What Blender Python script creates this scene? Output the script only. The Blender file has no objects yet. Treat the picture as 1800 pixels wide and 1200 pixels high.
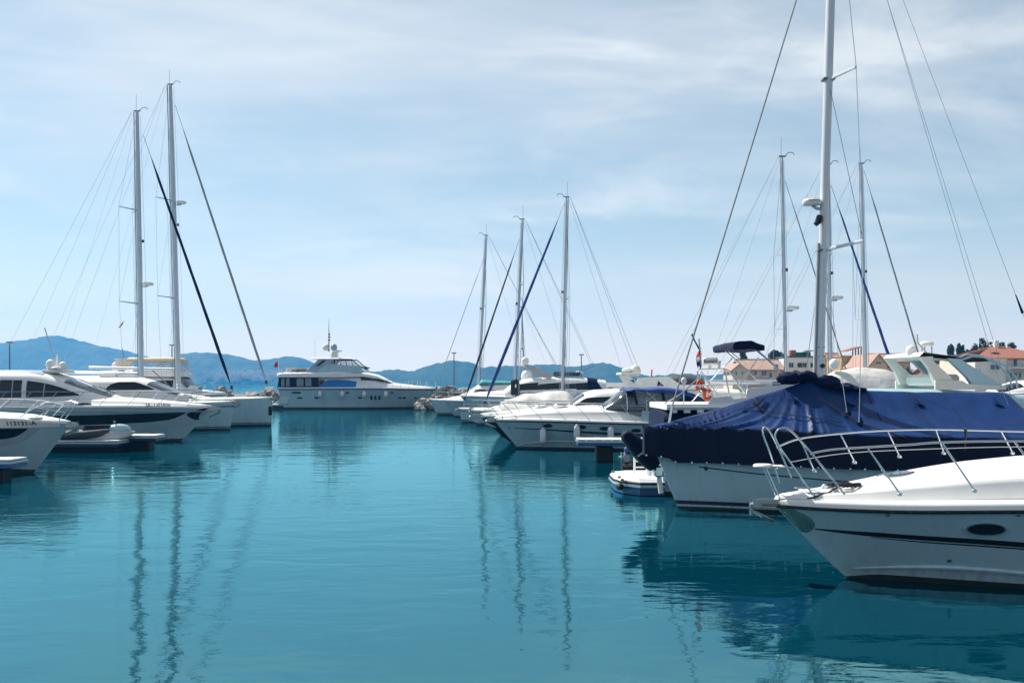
import bpy, math, random
import numpy as np
from mathutils import Vector, Matrix, noise as mnoise
R = math.radians
random.seed(7)
sc = bpy.context.scene
C = sc.collection
# ---------------------------------------------------------------- camera
F, H, CX, HY = 1750.0, 2.8, 900.0, 670.0      # focal length in photo pixels, eye height, principal column, horizon row
cam_d = bpy.data.cameras.new('camera'); cam = bpy.data.objects.new('camera', cam_d); C.objects.link(cam)
cam.location = (0, 0, H); cam.rotation_euler = (R(90), 0, 0)
cam_d.sensor_width = 36.0; cam_d.lens = 35.0
cam_d.shift_y = (HY - 600.0) / 1800.0
cam_d.clip_start = 0.1; cam_d.clip_end = 30000
sc.camera = cam
# ---------------------------------------------------------------- sky and sun
SUN_EL, SUN_AZ = 47.0, -48.0                  # azimuth from +Y, negative is to the left
w = bpy.data.worlds.new('World'); sc.world = w; w.use_nodes = True
nt = w.node_tree; nt.nodes.clear()
def N(t, k, **kw):
    n = t.nodes.new(k)
    for a, b in kw.items(): setattr(n, a, b)
    return n
out = N(nt, 'ShaderNodeOutputWorld'); bg = N(nt, 'ShaderNodeBackground'); bg.inputs['Strength'].default_value = 0.074
sky = N(nt, 'ShaderNodeTexSky', sky_type='NISHITA', sun_disc=False)
sky.sun_elevation = R(SUN_EL); sky.sun_rotation = R(SUN_AZ); sky.air_density = 1.0; sky.dust_density = 0.6; sky.ozone_density = 2.0
tc = N(nt, 'ShaderNodeTexCoord'); sep = N(nt, 'ShaderNodeSeparateXYZ'); nt.links.new(tc.outputs['Generated'], sep.inputs[0])
def mth(t, op, a, b=None, c=None):
    n = N(t, 'ShaderNodeMath', operation=op)
    for i, q in enumerate((a, b, c)):
        if q is None: continue
        if isinstance(q, (int, float)): n.inputs[i].default_value = q
        else: t.links.new(q, n.inputs[i])
    return n.outputs[0]
zz = mth(nt, 'ADD', mth(nt, 'MAXIMUM', sep.outputs[2], 0.0), 0.16)
comb = N(nt, 'ShaderNodeCombineXYZ')
nt.links.new(mth(nt, 'DIVIDE', sep.outputs[0], zz), comb.inputs[0]); nt.links.new(mth(nt, 'DIVIDE', sep.outputs[1], zz), comb.inputs[1])
def cloud(scale, rot, stretch, lo, hi, dist, det=8, dirspace=None):
    mp = N(nt, 'ShaderNodeMapping'); mp.inputs['Rotation'].default_value = (0, 0, R(rot)); mp.inputs['Scale'].default_value = (stretch, 1, 1)
    mp.inputs['Location'].default_value = (scale * 1.7, scale * 0.9, 0)
    if dirspace:
        mp.inputs['Rotation'].default_value = (0, R(rot), 0); mp.inputs['Scale'].default_value = dirspace; mp.inputs['Location'].default_value = (0.37, 0.2, stretch)
    nt.links.new(tc.outputs['Generated'] if dirspace else comb.outputs[0], mp.inputs[0])
    nz = N(nt, 'ShaderNodeTexNoise'); nz.inputs['Scale'].default_value = scale; nz.inputs['Detail'].default_value = det; nz.inputs['Roughness'].default_value = 0.55
    nz.inputs['Distortion'].default_value = dist
    nt.links.new(mp.outputs[0], nz.inputs[0])
    mr = N(nt, 'ShaderNodeMapRange', interpolation_type='SMOOTHSTEP'); mr.inputs[1].default_value = lo; mr.inputs[2].default_value = hi
    nt.links.new(nz.outputs[0], mr.inputs[0])
    return mr.outputs[0]
c1 = cloud(0.55, 20, 0.7, 0.36, 0.66, 0.8)
c2 = cloud(1.6, -15, 0.35, 0.42, 0.70, 0.5)
c3 = cloud(1.1, 55, 1.0, 0.58, 0.72, 0.6)
c4 = cloud(1.0, 9, 0.55, 0.50, 0.72, 0.9, 9, (2.6, 2.6, 9.0))
c5 = cloud(1.0, -7, 2.1, 0.50, 0.70, 0.5, 9, (5.0, 5.0, 26.0))
veil = mth(nt, 'ADD', mth(nt, 'MULTIPLY', c1, 0.40), mth(nt, 'ADD', mth(nt, 'MULTIPLY', c2, 0.16), 0.14))
veil = mth(nt, 'ADD', veil, mth(nt, 'ADD', mth(nt, 'MULTIPLY', c4, 0.34), mth(nt, 'MULTIPLY', c5, 0.11)))
veil = mth(nt, 'MINIMUM', mth(nt, 'ADD', veil, mth(nt, 'MULTIPLY', c3, 0.40)), 0.92)
low = N(nt, 'ShaderNodeMapRange', interpolation_type='SMOOTHSTEP'); low.inputs[1].default_value = 0.0; low.inputs[2].default_value = 0.34; low.inputs[3].default_value = 0.45; low.inputs[4].default_value = 0.0
nt.links.new(sep.outputs[2], low.inputs[0])
veil = mth(nt, 'MAXIMUM', veil, mth(nt, 'ADD', low.outputs[0], mth(nt, 'MULTIPLY', veil, 0.25)))
mixc = N(nt, 'ShaderNodeMix', data_type='RGBA')
tint = N(nt, 'ShaderNodeMix', data_type='RGBA', blend_type='MULTIPLY'); tint.inputs['Factor'].default_value = 1.0
tint.inputs['B'].default_value = (0.92, 0.99, 0.90, 1)
nt.links.new(sky.outputs[0], tint.inputs['A'])
mixc.inputs['B'].default_value = (9.3, 9.2, 8.9, 1)
nt.links.new(veil, mixc.inputs['Factor']); nt.links.new(tint.outputs['Result'], mixc.inputs['A'])
low2 = N(nt, 'ShaderNodeMapRange', interpolation_type='SMOOTHSTEP'); low2.inputs[1].default_value = -0.02; low2.inputs[2].default_value = 0.15; low2.inputs[3].default_value = 0.9; low2.inputs[4].default_value = 0.0
nt.links.new(sep.outputs[2], low2.inputs[0])
mixl = N(nt, 'ShaderNodeMix', data_type='RGBA'); mixl.inputs['B'].default_value = (13.6, 10.6, 7.8, 1)
nt.links.new(low2.outputs[0], mixl.inputs['Factor']); nt.links.new(mixc.outputs['Result'], mixl.inputs['A'])
nt.links.new(mixl.outputs['Result'], bg.inputs['Color']); nt.links.new(bg.outputs[0], out.inputs['Surface'])
sl = bpy.data.lights.new('sun', 'SUN'); sl.energy = 5.0; sl.angle = R(0.53); sl.color = (1.0, 0.95, 0.87)
so = bpy.data.objects.new('sun', sl); C.objects.link(so)
SD = Vector((math.sin(R(SUN_AZ)) * math.cos(R(SUN_EL)), math.cos(R(SUN_AZ)) * math.cos(R(SUN_EL)), math.sin(R(SUN_EL))))
so.rotation_euler = (-SD).to_track_quat('-Z', 'Y').to_euler(); so.location = (0, 0, 50)
sc.view_settings.view_transform = 'Standard'; sc.view_settings.look = 'None'
sc.view_settings.exposure = 0.52; sc.view_settings.gamma = 1.0; sc.view_settings.use_curve_mapping = False
sc.cycles.max_bounces = 8; sc.cycles.transparent_max_bounces = 12; sc.cycles.volume_bounces = 1
sc.cycles.caustics_reflective = False; sc.cycles.caustics_refractive = False
sc.cycles.sample_clamp_indirect = 6.0

# ---------------------------------------------------------------- materials
MATS = {}
def mat(name, col, rough=0.4, metal=0.0, var=0.0, vscale=3.0, vstretch=(1, 1, 1), bump=0.0, bscale=20.0, coat=0.0, alpha=1.0, spec=0.5, rvar=0.0, col2=None, sheen=0.0, bstretch=(1, 1, 1), trans=0.0):
    if name in MATS: return MATS[name]
    m = bpy.data.materials.new(name); m.use_nodes = True; t = m.node_tree
    b = t.nodes['Principled BSDF']
    c = (*col, 1)
    b.inputs['Base Color'].default_value = c; b.inputs['Roughness'].default_value = rough; b.inputs['Metallic'].default_value = metal
    b.inputs['Coat Weight'].default_value = coat; b.inputs['Coat Roughness'].default_value = 0.06
    b.inputs['Specular IOR Level'].default_value = spec; b.inputs['Alpha'].default_value = alpha
    b.inputs['Sheen Weight'].default_value = sheen; b.inputs['Transmission Weight'].default_value = trans
    g = None
    if var or rvar or bump: g = N(t, 'ShaderNodeTexCoord')
    if var or rvar:
        mp = N(t, 'ShaderNodeMapping'); mp.inputs['Scale'].default_value = vstretch; t.links.new(g.outputs['Object'], mp.inputs[0])
        nz = N(t, 'ShaderNodeTexNoise'); nz.inputs['Scale'].default_value = vscale; nz.inputs['Detail'].default_value = 6; nz.inputs['Roughness'].default_value = 0.6
        t.links.new(mp.outputs[0], nz.inputs[0])
        mr = N(t, 'ShaderNodeMapRange'); mr.inputs[1].default_value = 0.32; mr.inputs[2].default_value = 0.68; t.links.new(nz.outputs[0], mr.inputs[0])
        if var:
            mx = N(t, 'ShaderNodeMix', data_type='RGBA')
            d = col2 or tuple(x * (1 - var) for x in col)
            mx.inputs['A'].default_value = (*d, 1); mx.inputs['B'].default_value = c
            t.links.new(mr.outputs[0], mx.inputs['Factor']); t.links.new(mx.outputs['Result'], b.inputs['Base Color'])
        if rvar:
            m2 = N(t, 'ShaderNodeMapRange'); m2.inputs[3].default_value = rough; m2.inputs[4].default_value = rough + rvar
            t.links.new(mr.outputs[0], m2.inputs[0]); t.links.new(m2.outputs[0], b.inputs['Roughness'])
    if bump:
        mp = N(t, 'ShaderNodeMapping'); mp.inputs['Scale'].default_value = bstretch; t.links.new(g.outputs['Object'], mp.inputs[0])
        n2 = N(t, 'ShaderNodeTexNoise'); n2.inputs['Scale'].default_value = bscale; n2.inputs['Detail'].default_value = 4; t.links.new(mp.outputs[0], n2.inputs[0])
        bp = N(t, 'ShaderNodeBump'); bp.inputs['Strength'].default_value = 1.0; bp.inputs['Distance'].default_value = bump
        t.links.new(n2.outputs[0], bp.inputs['Height']); t.links.new(bp.outputs[0], b.inputs['Normal'])
    MATS[name] = m
    return m
white = mat('gelcoat_shade_tint', (0.40, 0.575, 0.645), 0.22, var=0.10, vscale=1.1, vstretch=(1, 1, 0.35), rvar=0.15, coat=0.3)  # white hull finish with the blue-teal of shade put into its base colour
def grime(m, top=0.42, amount=0.55):
    """weed and scum line just above the water, plus faint run-off streaks"""
    t = m.node_tree; b = t.nodes['Principled BSDF']; src = b.inputs['Base Color'].links[0].from_socket
    g = N(t, 'ShaderNodeTexCoord'); sp_ = N(t, 'ShaderNodeSeparateXYZ'); t.links.new(g.outputs['Object'], sp_.inputs[0])
    mr = N(t, 'ShaderNodeMapRange', interpolation_type='SMOOTHSTEP'); mr.inputs[1].default_value = top; mr.inputs[2].default_value = 0.04; t.links.new(sp_.outputs[2], mr.inputs[0])
    mp = N(t, 'ShaderNodeMapping'); mp.inputs['Scale'].default_value = (5, 5, 0.7); t.links.new(g.outputs['Object'], mp.inputs[0])
    nz = N(t, 'ShaderNodeTexNoise'); nz.inputs['Scale'].default_value = 2.2; nz.inputs['Detail'].default_value = 6; t.links.new(mp.outputs[0], nz.inputs[0])
    r2 = N(t, 'ShaderNodeMapRange'); r2.inputs[1].default_value = 0.40; r2.inputs[2].default_value = 0.72; t.links.new(nz.outputs[0], r2.inputs[0])
    f = mth(t, 'ADD', mth(t, 'MULTIPLY', mth(t, 'MULTIPLY', mr.outputs[0], r2.outputs[0]), amount), mth(t, 'MULTIPLY', r2.outputs[0], 0.05))
    mx = N(t, 'ShaderNodeMix', data_type='RGBA'); mx.inputs['B'].default_value = (0.20, 0.22, 0.15, 1); t.links.new(f, mx.inputs['Factor']); t.links.new(src, mx.inputs['A']); t.links.new(mx.outputs['Result'], b.inputs['Base Color'])
grime(white)
deckw = mat('deck_white', (0.80, 0.79, 0.76), 0.42, var=0.10, vscale=2.4, rvar=0.2, bump=0.0015, bscale=60)
cream = mat('cream_moulding', (0.76, 0.73, 0.65), 0.45, var=0.10, vscale=2.0)
creamcv = mat('cream_canvas', (0.66, 0.54, 0.36), 0.85, var=0.15, vscale=4, bump=0.02, bscale=5)
greyw = mat('grey_panel', (0.42, 0.44, 0.46), 0.4, var=0.12, vscale=3)
blackp = mat('black_paint', (0.005, 0.006, 0.009), 0.25, var=0.3, vscale=2, spec=0.35)
navyp = mat('navy_paint', (0.010, 0.018, 0.060), 0.25, var=0.2, vscale=2)
antif = mat('antifouling', (0.010, 0.014, 0.022), 0.7, var=0.5, vscale=5, col2=(0.02, 0.03, 0.02))
glass = mat('tinted_glass', (0.004, 0.008, 0.014), 0.05, spec=0.4, var=0.4, vscale=0.8)
glassb = mat('smoke_glass', (0.05, 0.07, 0.09), 0.05, spec=0.8, var=0.5, vscale=1.2)
steel = mat('stainless', (0.55, 0.57, 0.59), 0.16, metal=1.0, rvar=0.12, vscale=6)
alu = mat('mast_aluminium', (0.52, 0.57, 0.63), 0.38, metal=0.35, var=0.15, vscale=1.2, vstretch=(3, 3, 0.3))
aluw = mat('mast_white', (0.70, 0.72, 0.74), 0.35, var=0.12, vscale=1.0, vstretch=(3, 3, 0.25))
wire = mat('rigging_wire', (0.16, 0.18, 0.20), 0.4, metal=0.5)
staym = mat('stay_wire', (0.34, 0.38, 0.42), 0.4, metal=0.4)
wirel = mat('guard_wire', (0.55, 0.56, 0.57), 0.35, metal=0.7)
navyc = mat('navy_canvas', (0.004, 0.010, 0.048), 0.7, var=0.35, vscale=5, bump=0.012, bscale=7, spec=0.12)
tarpm = mat('blue_cover_cloth', (0.0005, 0.033, 0.150), 0.42, spec=0.22, var=0.35, vscale=1.3, vstretch=(1, 1, 0.5), bump=0.010, bscale=6, rvar=0.2, bstretch=(1.4, 0.5, 0.4))
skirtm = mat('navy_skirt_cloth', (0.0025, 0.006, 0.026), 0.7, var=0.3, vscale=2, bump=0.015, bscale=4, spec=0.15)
bluec = mat('royal_blue_canvas', (0.008, 0.045, 0.26), 0.6, var=0.3, vscale=4, bump=0.01, bscale=14)
skyc = mat('bright_blue_cover', (0.006, 0.17, 0.52), 0.55, var=0.25, vscale=1.5, bump=0.01, bscale=3)
tealc = mat('teal_canvas', (0.02, 0.30, 0.30), 0.7, var=0.25, vscale=3, bump=0.02, bscale=4)
blackc = mat('black_canvas', (0.012, 0.013, 0.016), 0.75, var=0.4, vscale=5, bump=0.01, bscale=10)
greyc = mat('charcoal_canvas', (0.045, 0.050, 0.058), 0.75, var=0.3, vscale=4, bump=0.02, bscale=4)
whitec = mat('white_tarpaulin', (0.66, 0.64, 0.60), 0.7, var=0.18, vscale=2.5, bump=0.04, bscale=3)
greysail = mat('grey_furled_sail', (0.30, 0.33, 0.34), 0.7, var=0.25, vscale=6, bump=0.008, bscale=12)
rubber = mat('black_rubber', (0.006, 0.007, 0.008), 0.6, var=0.3, vscale=8, spec=0.2)
stemst = mat('stem_steel', (0.13, 0.17, 0.17), 0.22, metal=1.0, rvar=0.15, vscale=9)
galv = mat('galvanised', (0.36, 0.38, 0.39), 0.35, metal=0.9, var=0.4, vscale=14)
fendm = mat('fender_vinyl', (0.72, 0.74, 0.78), 0.4, var=0.18, vscale=5, rvar=0.2)
orange = mat('orange_foam', (0.62, 0.10, 0.025), 0.5, var=0.2, vscale=8)
redm = mat('red_cloth', (0.60, 0.03, 0.03), 0.7, var=0.2, vscale=8)
whitecl = mat('white_cloth', (0.75, 0.75, 0.75), 0.7)
bluecl = mat('blue_cloth', (0.02, 0.05, 0.35), 0.7)
teak = mat('teak', (0.28, 0.18, 0.10), 0.65, var=0.35, vscale=9, vstretch=(0.3, 3, 1))
bluep = mat('blue_paint', (0.012, 0.075, 0.27), 0.4, var=0.3, vscale=4, coat=0.2)
concrete = mat('concrete', (0.32, 0.31, 0.29), 0.85, var=0.35, vscale=3, bump=0.01, bscale=20)
nonskid = mat('nonskid', (0.66, 0.66, 0.64), 0.7, var=0.08, vscale=30, bump=0.004, bscale=160)
dark = mat('dark_recess', (0.006, 0.007, 0.009), 0.6)
ropem = mat('dark_rope', (0.02, 0.022, 0.028), 0.85, bump=0.004, bscale=80)
ropew = mat('white_rope', (0.55, 0.53, 0.48), 0.85, bump=0.004, bscale=80)
textm = mat('lettering', (0.008, 0.010, 0.020), 0.5)
clearp = mat('clear_vinyl', (0.60, 0.66, 0.70), 0.10, alpha=0.26, var=0.2, vscale=3, bump=0.01, bscale=5)
greyblue = mat('pale_blue_panel', (0.32, 0.42, 0.52), 0.35, var=0.1, vscale=2)

# ---------------------------------------------------------------- mesh helpers
class M:
    def __init__(s): s.v, s.f, s.m = [], [], []
    def add(s, vs, fs, k=0):
        o = len(s.v); s.v += [tuple(map(float, p)) for p in vs]
        for q in fs: s.f.append([i + o for i in q]); s.m.append(k)
        return s
    def loft(s, rows, closed=False, cap0=False, cap1=False, k=0, kf=None):
        n = len(rows[0]); o = len(s.v)
        for r in rows: s.v += [tuple(map(float, p)) for p in r]
        for i in range(len(rows) - 1):
            for j in range(n if closed else n - 1):
                j2 = (j + 1) % n
                s.f.append([o + i * n + j, o + i * n + j2, o + (i + 1) * n + j2, o + (i + 1) * n + j])
                s.m.append(kf(i, j) if kf else k)
        if cap0: s.f.append([o + j for j in range(n)][::-1]); s.m.append(k)
        if cap1: s.f.append([o + (len(rows) - 1) * n + j for j in range(n)]); s.m.append(k)
        return s
    def tube(s, pts, r, n=6, k=0, ell=1.0, closed=False):
        P = [Vector(p) for p in pts]
        if len(P) < 2: return s
        rs = r if isinstance(r, (list, tuple)) else [r] * len(P)
        d0 = (P[1] - P[0]).normalized()
        up = Vector((0, 0, 1)) if abs(d0.z) < 0.9 else Vector((0, 1, 0))
        a = d0.cross(up).normalized(); rows = []
        for i, p in enumerate(P):
            if closed: d = (P[(i + 1) % len(P)] - P[i - 1]).normalized()
            else: d = (P[min(i + 1, len(P) - 1)] - P[max(i - 1, 0)]).normalized()
            a = (a - d * a.dot(d))
            a = a.normalized() if a.length > 1e-6 else d.orthogonal().normalized()
            b = d.cross(a)
            rows.append([p + (a * math.cos(2 * math.pi * q / n) * ell + b * math.sin(2 * math.pi * q / n)) * rs[i] for q in range(n)])
        if closed: rows.append(rows[0])
        return s.loft(rows, True, not closed, not closed, k)
    def box(s, c, d, b=0.0, k=0):
        x, y, z = c; a, e, h = d[0] / 2, d[1] / 2, d[2] / 2
        b = min(b, a * .49, e * .49, h * .49)
        if b <= 0:
            ring = lambda zz, q: [(x - a + q, y - e + q, zz), (x + a - q, y - e + q, zz), (x + a - q, y + e - q, zz), (x - a + q, y + e - q, zz)]
            return s.loft([ring(z - h, 0), ring(z + h, 0)], True, True, True, k)
        def ring(zz, q):
            return [(x - a + b, y - e + q, zz), (x + a - b, y - e + q, zz), (x + a - q, y - e + b, zz), (x + a - q, y + e - b, zz), (x + a - b, y + e - q, zz), (x - a + b, y + e - q, zz), (x - a + q, y + e - b, zz), (x - a + q, y - e + b, zz)]
        return s.loft([ring(z - h, b * .9), ring(z - h + b, 0), ring(z + h - b, 0), ring(z + h, b * .9)], True, True, True, k)
    def prism(s, poly, y0, y1, k=0):                      # polygon in x,z pushed along y
        n = len(poly)
        return s.loft([[(p[0], y0, p[1]) for p in poly], [(p[0], y1, p[1]) for p in poly]], True, True, True, k)
    def lathe(s, prof, n=14, o=(0, 0, 0), k=0, ax='z'):
        rows = []
        for r, z in prof:
            row = []
            for q in range(n):
                a = 2 * math.pi * q / n; u, v = r * math.cos(a), r * math.sin(a)
                p = (u, v, z) if ax == 'z' else ((z, u, v) if ax == 'x' else (u, z, v))
                row.append((o[0] + p[0], o[1] + p[1], o[2] + p[2]))
            rows.append(row)
        return s.loft(rows, True, True, True, k)
    def ell(s, c, r, nu=12, nv=8, k=0, lo=-90):
        rows = []
        for i in range(nv + 1):
            a = R(lo + (90 - lo) * i / nv); cr = max(math.cos(a), 0.02)
            rows.append([(c[0] + r[0] * cr * math.cos(2 * math.pi * j / nu), c[1] + r[1] * cr * math.sin(2 * math.pi * j / nu), c[2] + r[2] * math.sin(a)) for j in range(nu)])
        return s.loft(rows, True, True, True, k)
    def xf(s, fn): s.v = [tuple(fn(Vector(p))) for p in s.v]; return s
def link(name, me, parent=None):
    o = bpy.data.objects.new(name, me); C.objects.link(o)
    if parent is not None: o.parent = parent
    return o
def obj(name, m, mats, parent=None, ang=35, smooth=True):
    me = bpy.data.meshes.new(name); me.from_pydata(m.v, [], m.f); me.update()
    for q in (mats if isinstance(mats, (list, tuple)) else [mats]): me.materials.append(q)
    me.polygons.foreach_set('material_index', m.m)
    if smooth:
        me.polygons.foreach_set('use_smooth', [True] * len(me.polygons))
        me.set_sharp_from_angle(angle=R(ang))
    me.update()
    return link(name, me, parent)
def tag(o, label=None, cat=None, group=None, kind=None):
    if label: o['label'] = label
    if cat: o['category'] = cat
    if group: o['group'] = group
    if kind: o['kind'] = kind
    return o
def empty(name, loc, rz=0.0):
    o = bpy.data.objects.new(name, None); C.objects.link(o); o.location = loc; o.rotation_euler = (0, 0, rz); o.empty_display_size = 0.3
    return o
def wp(px, py, Y):                                          # photo pixel at a chosen distance -> world point
    return Vector(((px - CX) / F * Y, Y, H - (py - HY) / F * Y))
def pch(pts):
    xs = np.array([p[0] for p in pts], float); ys = np.array([p[1] for p in pts], float)
    if len(xs) == 1: return lambda u: float(ys[0])
    h = np.diff(xs); dl = np.diff(ys) / h; m = np.zeros(len(xs)); m[0] = dl[0]; m[-1] = dl[-1]
    for i in range(1, len(xs) - 1):
        if dl[i - 1] * dl[i] > 0:
            w1, w2 = 2 * h[i] + h[i - 1], h[i] + 2 * h[i - 1]; m[i] = (w1 + w2) / (w1 / dl[i - 1] + w2 / dl[i])
    def f(u):
        u = min(max(u, xs[0]), xs[-1]); i = int(min(max(np.searchsorted(xs, u) - 1, 0), len(h) - 1)); t = (u - xs[i]) / h[i]
        return float((1 + 2 * t) * (1 - t) ** 2 * ys[i] + t * (1 - t) ** 2 * h[i] * m[i] + t * t * (3 - 2 * t) * ys[i + 1] + t * t * (t - 1) * h[i] * m[i + 1])
    return f
def text_mesh(txt, height):
    cu = bpy.data.curves.new('txt', 'FONT'); cu.body = txt; cu.size = height / 0.7; cu.align_x = 'CENTER'; cu.resolution_u = 3; cu.space_character = 1.08; cu.offset = height * 0.035
    o = bpy.data.objects.new('txt', cu); C.objects.link(o)
    dg = bpy.context.evaluated_depsgraph_get(); me = bpy.data.meshes.new_from_object(o.evaluated_get(dg))
    m = M(); m.add([v.co for v in me.vertices], [list(p.vertices) for p in me.polygons])
    bpy.data.objects.remove(o); bpy.data.meshes.remove(me)
    return m

PAIR = {}
class Boat:
    """Root empty at the foot of the stem on the water; local +x runs forward, z up. bow=+1: bow to the right."""
    def __init__(s, name, label, cat, px, Y, bow, yaw=0.0, group=None):
        s.X0 = (px - CX) / F * Y; s.Y = Y; s.bow = bow; s.near = 1 if bow < 0 else -1; s.yaw = yaw
        s.o = empty(name, (s.X0, Y, 0), (0 if bow > 0 else math.pi) + R(yaw)); tag(s.o, label, cat, group); s.k = Y / F
    def lx(s, px, n=0.0): return s.bow * ((px - CX) / F * (s.Y - n) - s.X0)      # n: metres nearer than the centreline
    def lz(s, py, n=0.0): return H - (py - HY) / F * (s.Y - n)
    def p(s, px, py, n=0.0): return (s.lx(px, n), s.near * n, s.lz(py, n))
    def part(s, name, m, mats, parent=None, ang=35, label=None):
        o = obj(name, m, mats, parent or s.o, ang); PAIR[o.name] = []
        for i, q in enumerate(getattr(m, 'more', ())):               # the same piece on the other side
            tw = PAIR.get(parent.name, []) if parent else []
            PAIR[o.name].append(obj(name, q, mats, tw[i] if i < len(tw) else (parent or s.o), ang))
        if label: o['label'] = label
        return o
    def tubepx(s, name, pts, r, mt, n=6, parent=None):
        return s.part(name, M().tube([s.p(*q) for q in pts], r, n), mt, parent)
    def onhull(s, h, px, py):
        n = 0.5
        for _ in range(8):
            x, z = s.lx(px, n), s.lz(py, n); n = h.y_at(x, z)
        return x, z
    def world(s, p):
        q = Matrix.Rotation((0 if s.bow > 0 else math.pi) + R(s.yaw), 3, 'Z') @ Vector(p)
        return q + Vector((s.X0, s.Y, 0))

class Hull:
    def __init__(s, L, ov, sh, bd, bw, p=1.3, tr=0.0, stem=1.0):
        s.L, s.ov, s.p, s.tr, s.stem = L, ov, p, tr, stem
        s.sh, s.bd, s.bw = pch(sh), pch(bd), pch(bw)
    def hw(s, u, z):
        bw, bd = s.bw(u), s.bd(u)
        if z < 0: return bw * max(0.0, 1 + z / 0.9)
        return bw + (bd - bw) * min(z / s.sh(u), 1.05) ** s.p
    def x(s, u, z):
        q = max(-0.4, min(z / s.sh(0), 1.2)); st = q if q < 0 else q ** s.stem
        zq = max(0, min(z / s.sh(u), 1.1))
        return s.ov * st * (1 - u) ** 3 - u * s.L + s.tr * zq * u ** 8
    def u_at(s, x, z):
        a, b = 0.0, 1.0
        for _ in range(26):
            c = (a + b) / 2
            if s.x(c, z) > x: a = c
            else: b = c
        return (a + b) / 2
    def y_at(s, x, z): return s.hw(s.u_at(x, z), z)
    def pt(s, u, z, side=1, off=0.0): return (s.x(u, z), side * (s.hw(u, z) + off), z)
    def edge(s, u, side=1, inset=0.0, dz=0.0):
        z = s.sh(u); return (s.x(u, z), side * max(s.bd(u) - inset, 0.012), z + dz)
    def mesh(s, rings, nu=30):
        """rings: (height, material index of the band above it); height as number, or ('f', fraction of sheer)"""
        us = [(i / nu) ** 1.6 for i in range(nu + 1)]; rows = []
        hts = [r[0] for r in rings]
        def zof(h, u):
            if callable(h): return h(u)
            return h[1] * s.sh(u) if isinstance(h, tuple) else min(h, s.sh(u))
        for u in us:
            a = [s.pt(u, zof(h, u), 1) for h in hts]; b = [s.pt(u, zof(h, u), -1) for h in hts]
            rows.append(a[::-1] + b)
        nr = len(hts); m = M()
        def kf(i, j):
            if j < nr - 1: return rings[nr - 2 - j][1]
            if j == nr - 1: return rings[0][1]
            return rings[j - nr][1]
        m.loft(rows, kf=kf)
        o = len(m.v); last = rows[-1]
        for j in range(nr - 1):                                  # transom bands
            m.add([last[j], last[j + 1], last[2 * nr - 2 - j], last[2 * nr - 1 - j]], [[0, 1, 2, 3]], rings[nr - 2 - j][1])
        first = rows[0]
        for j in range(nr - 1):
            m.add([first[j], first[2 * nr - 1 - j], first[2 * nr - 2 - j], first[j + 1]], [[0, 1, 2, 3]], rings[nr - 2 - j][1])
        return m
    def strip(s, lo, hi, sides=(1, -1), off=0.008, n=24, k=0, m=None):
        """raised band between two (x,z) polylines lying on the hull side"""
        own = m is None; ms = []; fl, fh = pch(sorted(lo)), pch(sorted(hi)); x0, x1 = max(min(lo)[0], min(hi)[0]), min(max(lo)[0], max(hi)[0])
        for sd in sides:
            if own: m = M(); ms.append(m)
            rows = []
            for i in range(n + 1):
                x = x0 + (x1 - x0) * i / n; za, zb = fl(x), fh(x); ys = [s.y_at(x, za + (zb - za) * q / 4) for q in range(5)]
                rows.append([(x, sd * (ys[0] - 0.004), za)] + [(x, sd * (ys[q] + off), za + (zb - za) * q / 4) for q in range(5)] + [(x, sd * (ys[4] - 0.004), zb)])
            m.loft(rows, k=k)
        if own: ms[0].more = ms[1:]; m = ms[0]
        return m
    def oval(s, x, z, rx, rz, sides=(1, -1), off=0.006, n=20, pw=2.0, m=None, k=0):
        own = m is None; ms = []
        for sd in sides:
            if own: m = M(); ms.append(m)
            rim, core, mid = [], [], []
            for q in range(n):
                a = 2 * math.pi * q / n; cx, cz = math.cos(a), math.sin(a)
                px = x + rx * math.copysign(abs(cx) ** (2 / pw), cx); pz = z + rz * math.copysign(abs(cz) ** (2 / pw), cz)
                rim.append((px, sd * (s.y_at(px, pz) - 0.004), pz)); core.append((px, sd * (s.y_at(px, pz) + off), pz))
            m.loft([rim, core], True, False, True, k)
        if own: ms[0].more = ms[1:]; m = ms[0]
        return m
    def rubrail(s, r, dz=0.0, u0=0.0, u1=1.0, n=30):
        us = [u0 + (u1 - u0) * (i / n) ** 1.6 for i in range(n + 1)]
        a = [s.edge(u, 1, -0.3 * r, dz) for u in us][::-1] + [s.edge(u, -1, -0.3 * r, dz) for u in us]
        return M().tube(a, r, 6)
    def deck(s, crown, toe=0.06, side=0.8, trunk=0.66, nu=30, u1=1.0, flat=0.10):
        """moulded deck: toe, side deck and a crowned centre"""
        cf = pch(crown); rows = []
        for i in range(nu + 1):
            u = u1 * (i / nu) ** 1.4; b = s.bd(u); z = s.sh(u); x = s.x(u, z); c = cf(u); t = min(toe, b)
            half = [(b, 0), (b * .995, t * .55), (b - .25 * t, t * .92), (b - .7 * t - 0.02 * b, t * 1.02), (b * (side + .06), t * 1.05), (b * side, t * 1.08), (b * (side - .03), t * 1.1 + c * .04), (b * (trunk + .03), t * 1.1 + c * .46), (b * trunk, t * 1.1 + c * .56), (b * trunk * .93, t * 1.1 + c * .63), (b * trunk * .55, t * 1.1 + c * .87), (0, t * 1.1 + c)]
            rows.append([(x, y, z + d) for y, d in half] + [(x, -y, z + d) for y, d in half[:-1]][::-1])
        return M().loft(rows, cap1=True)

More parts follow.
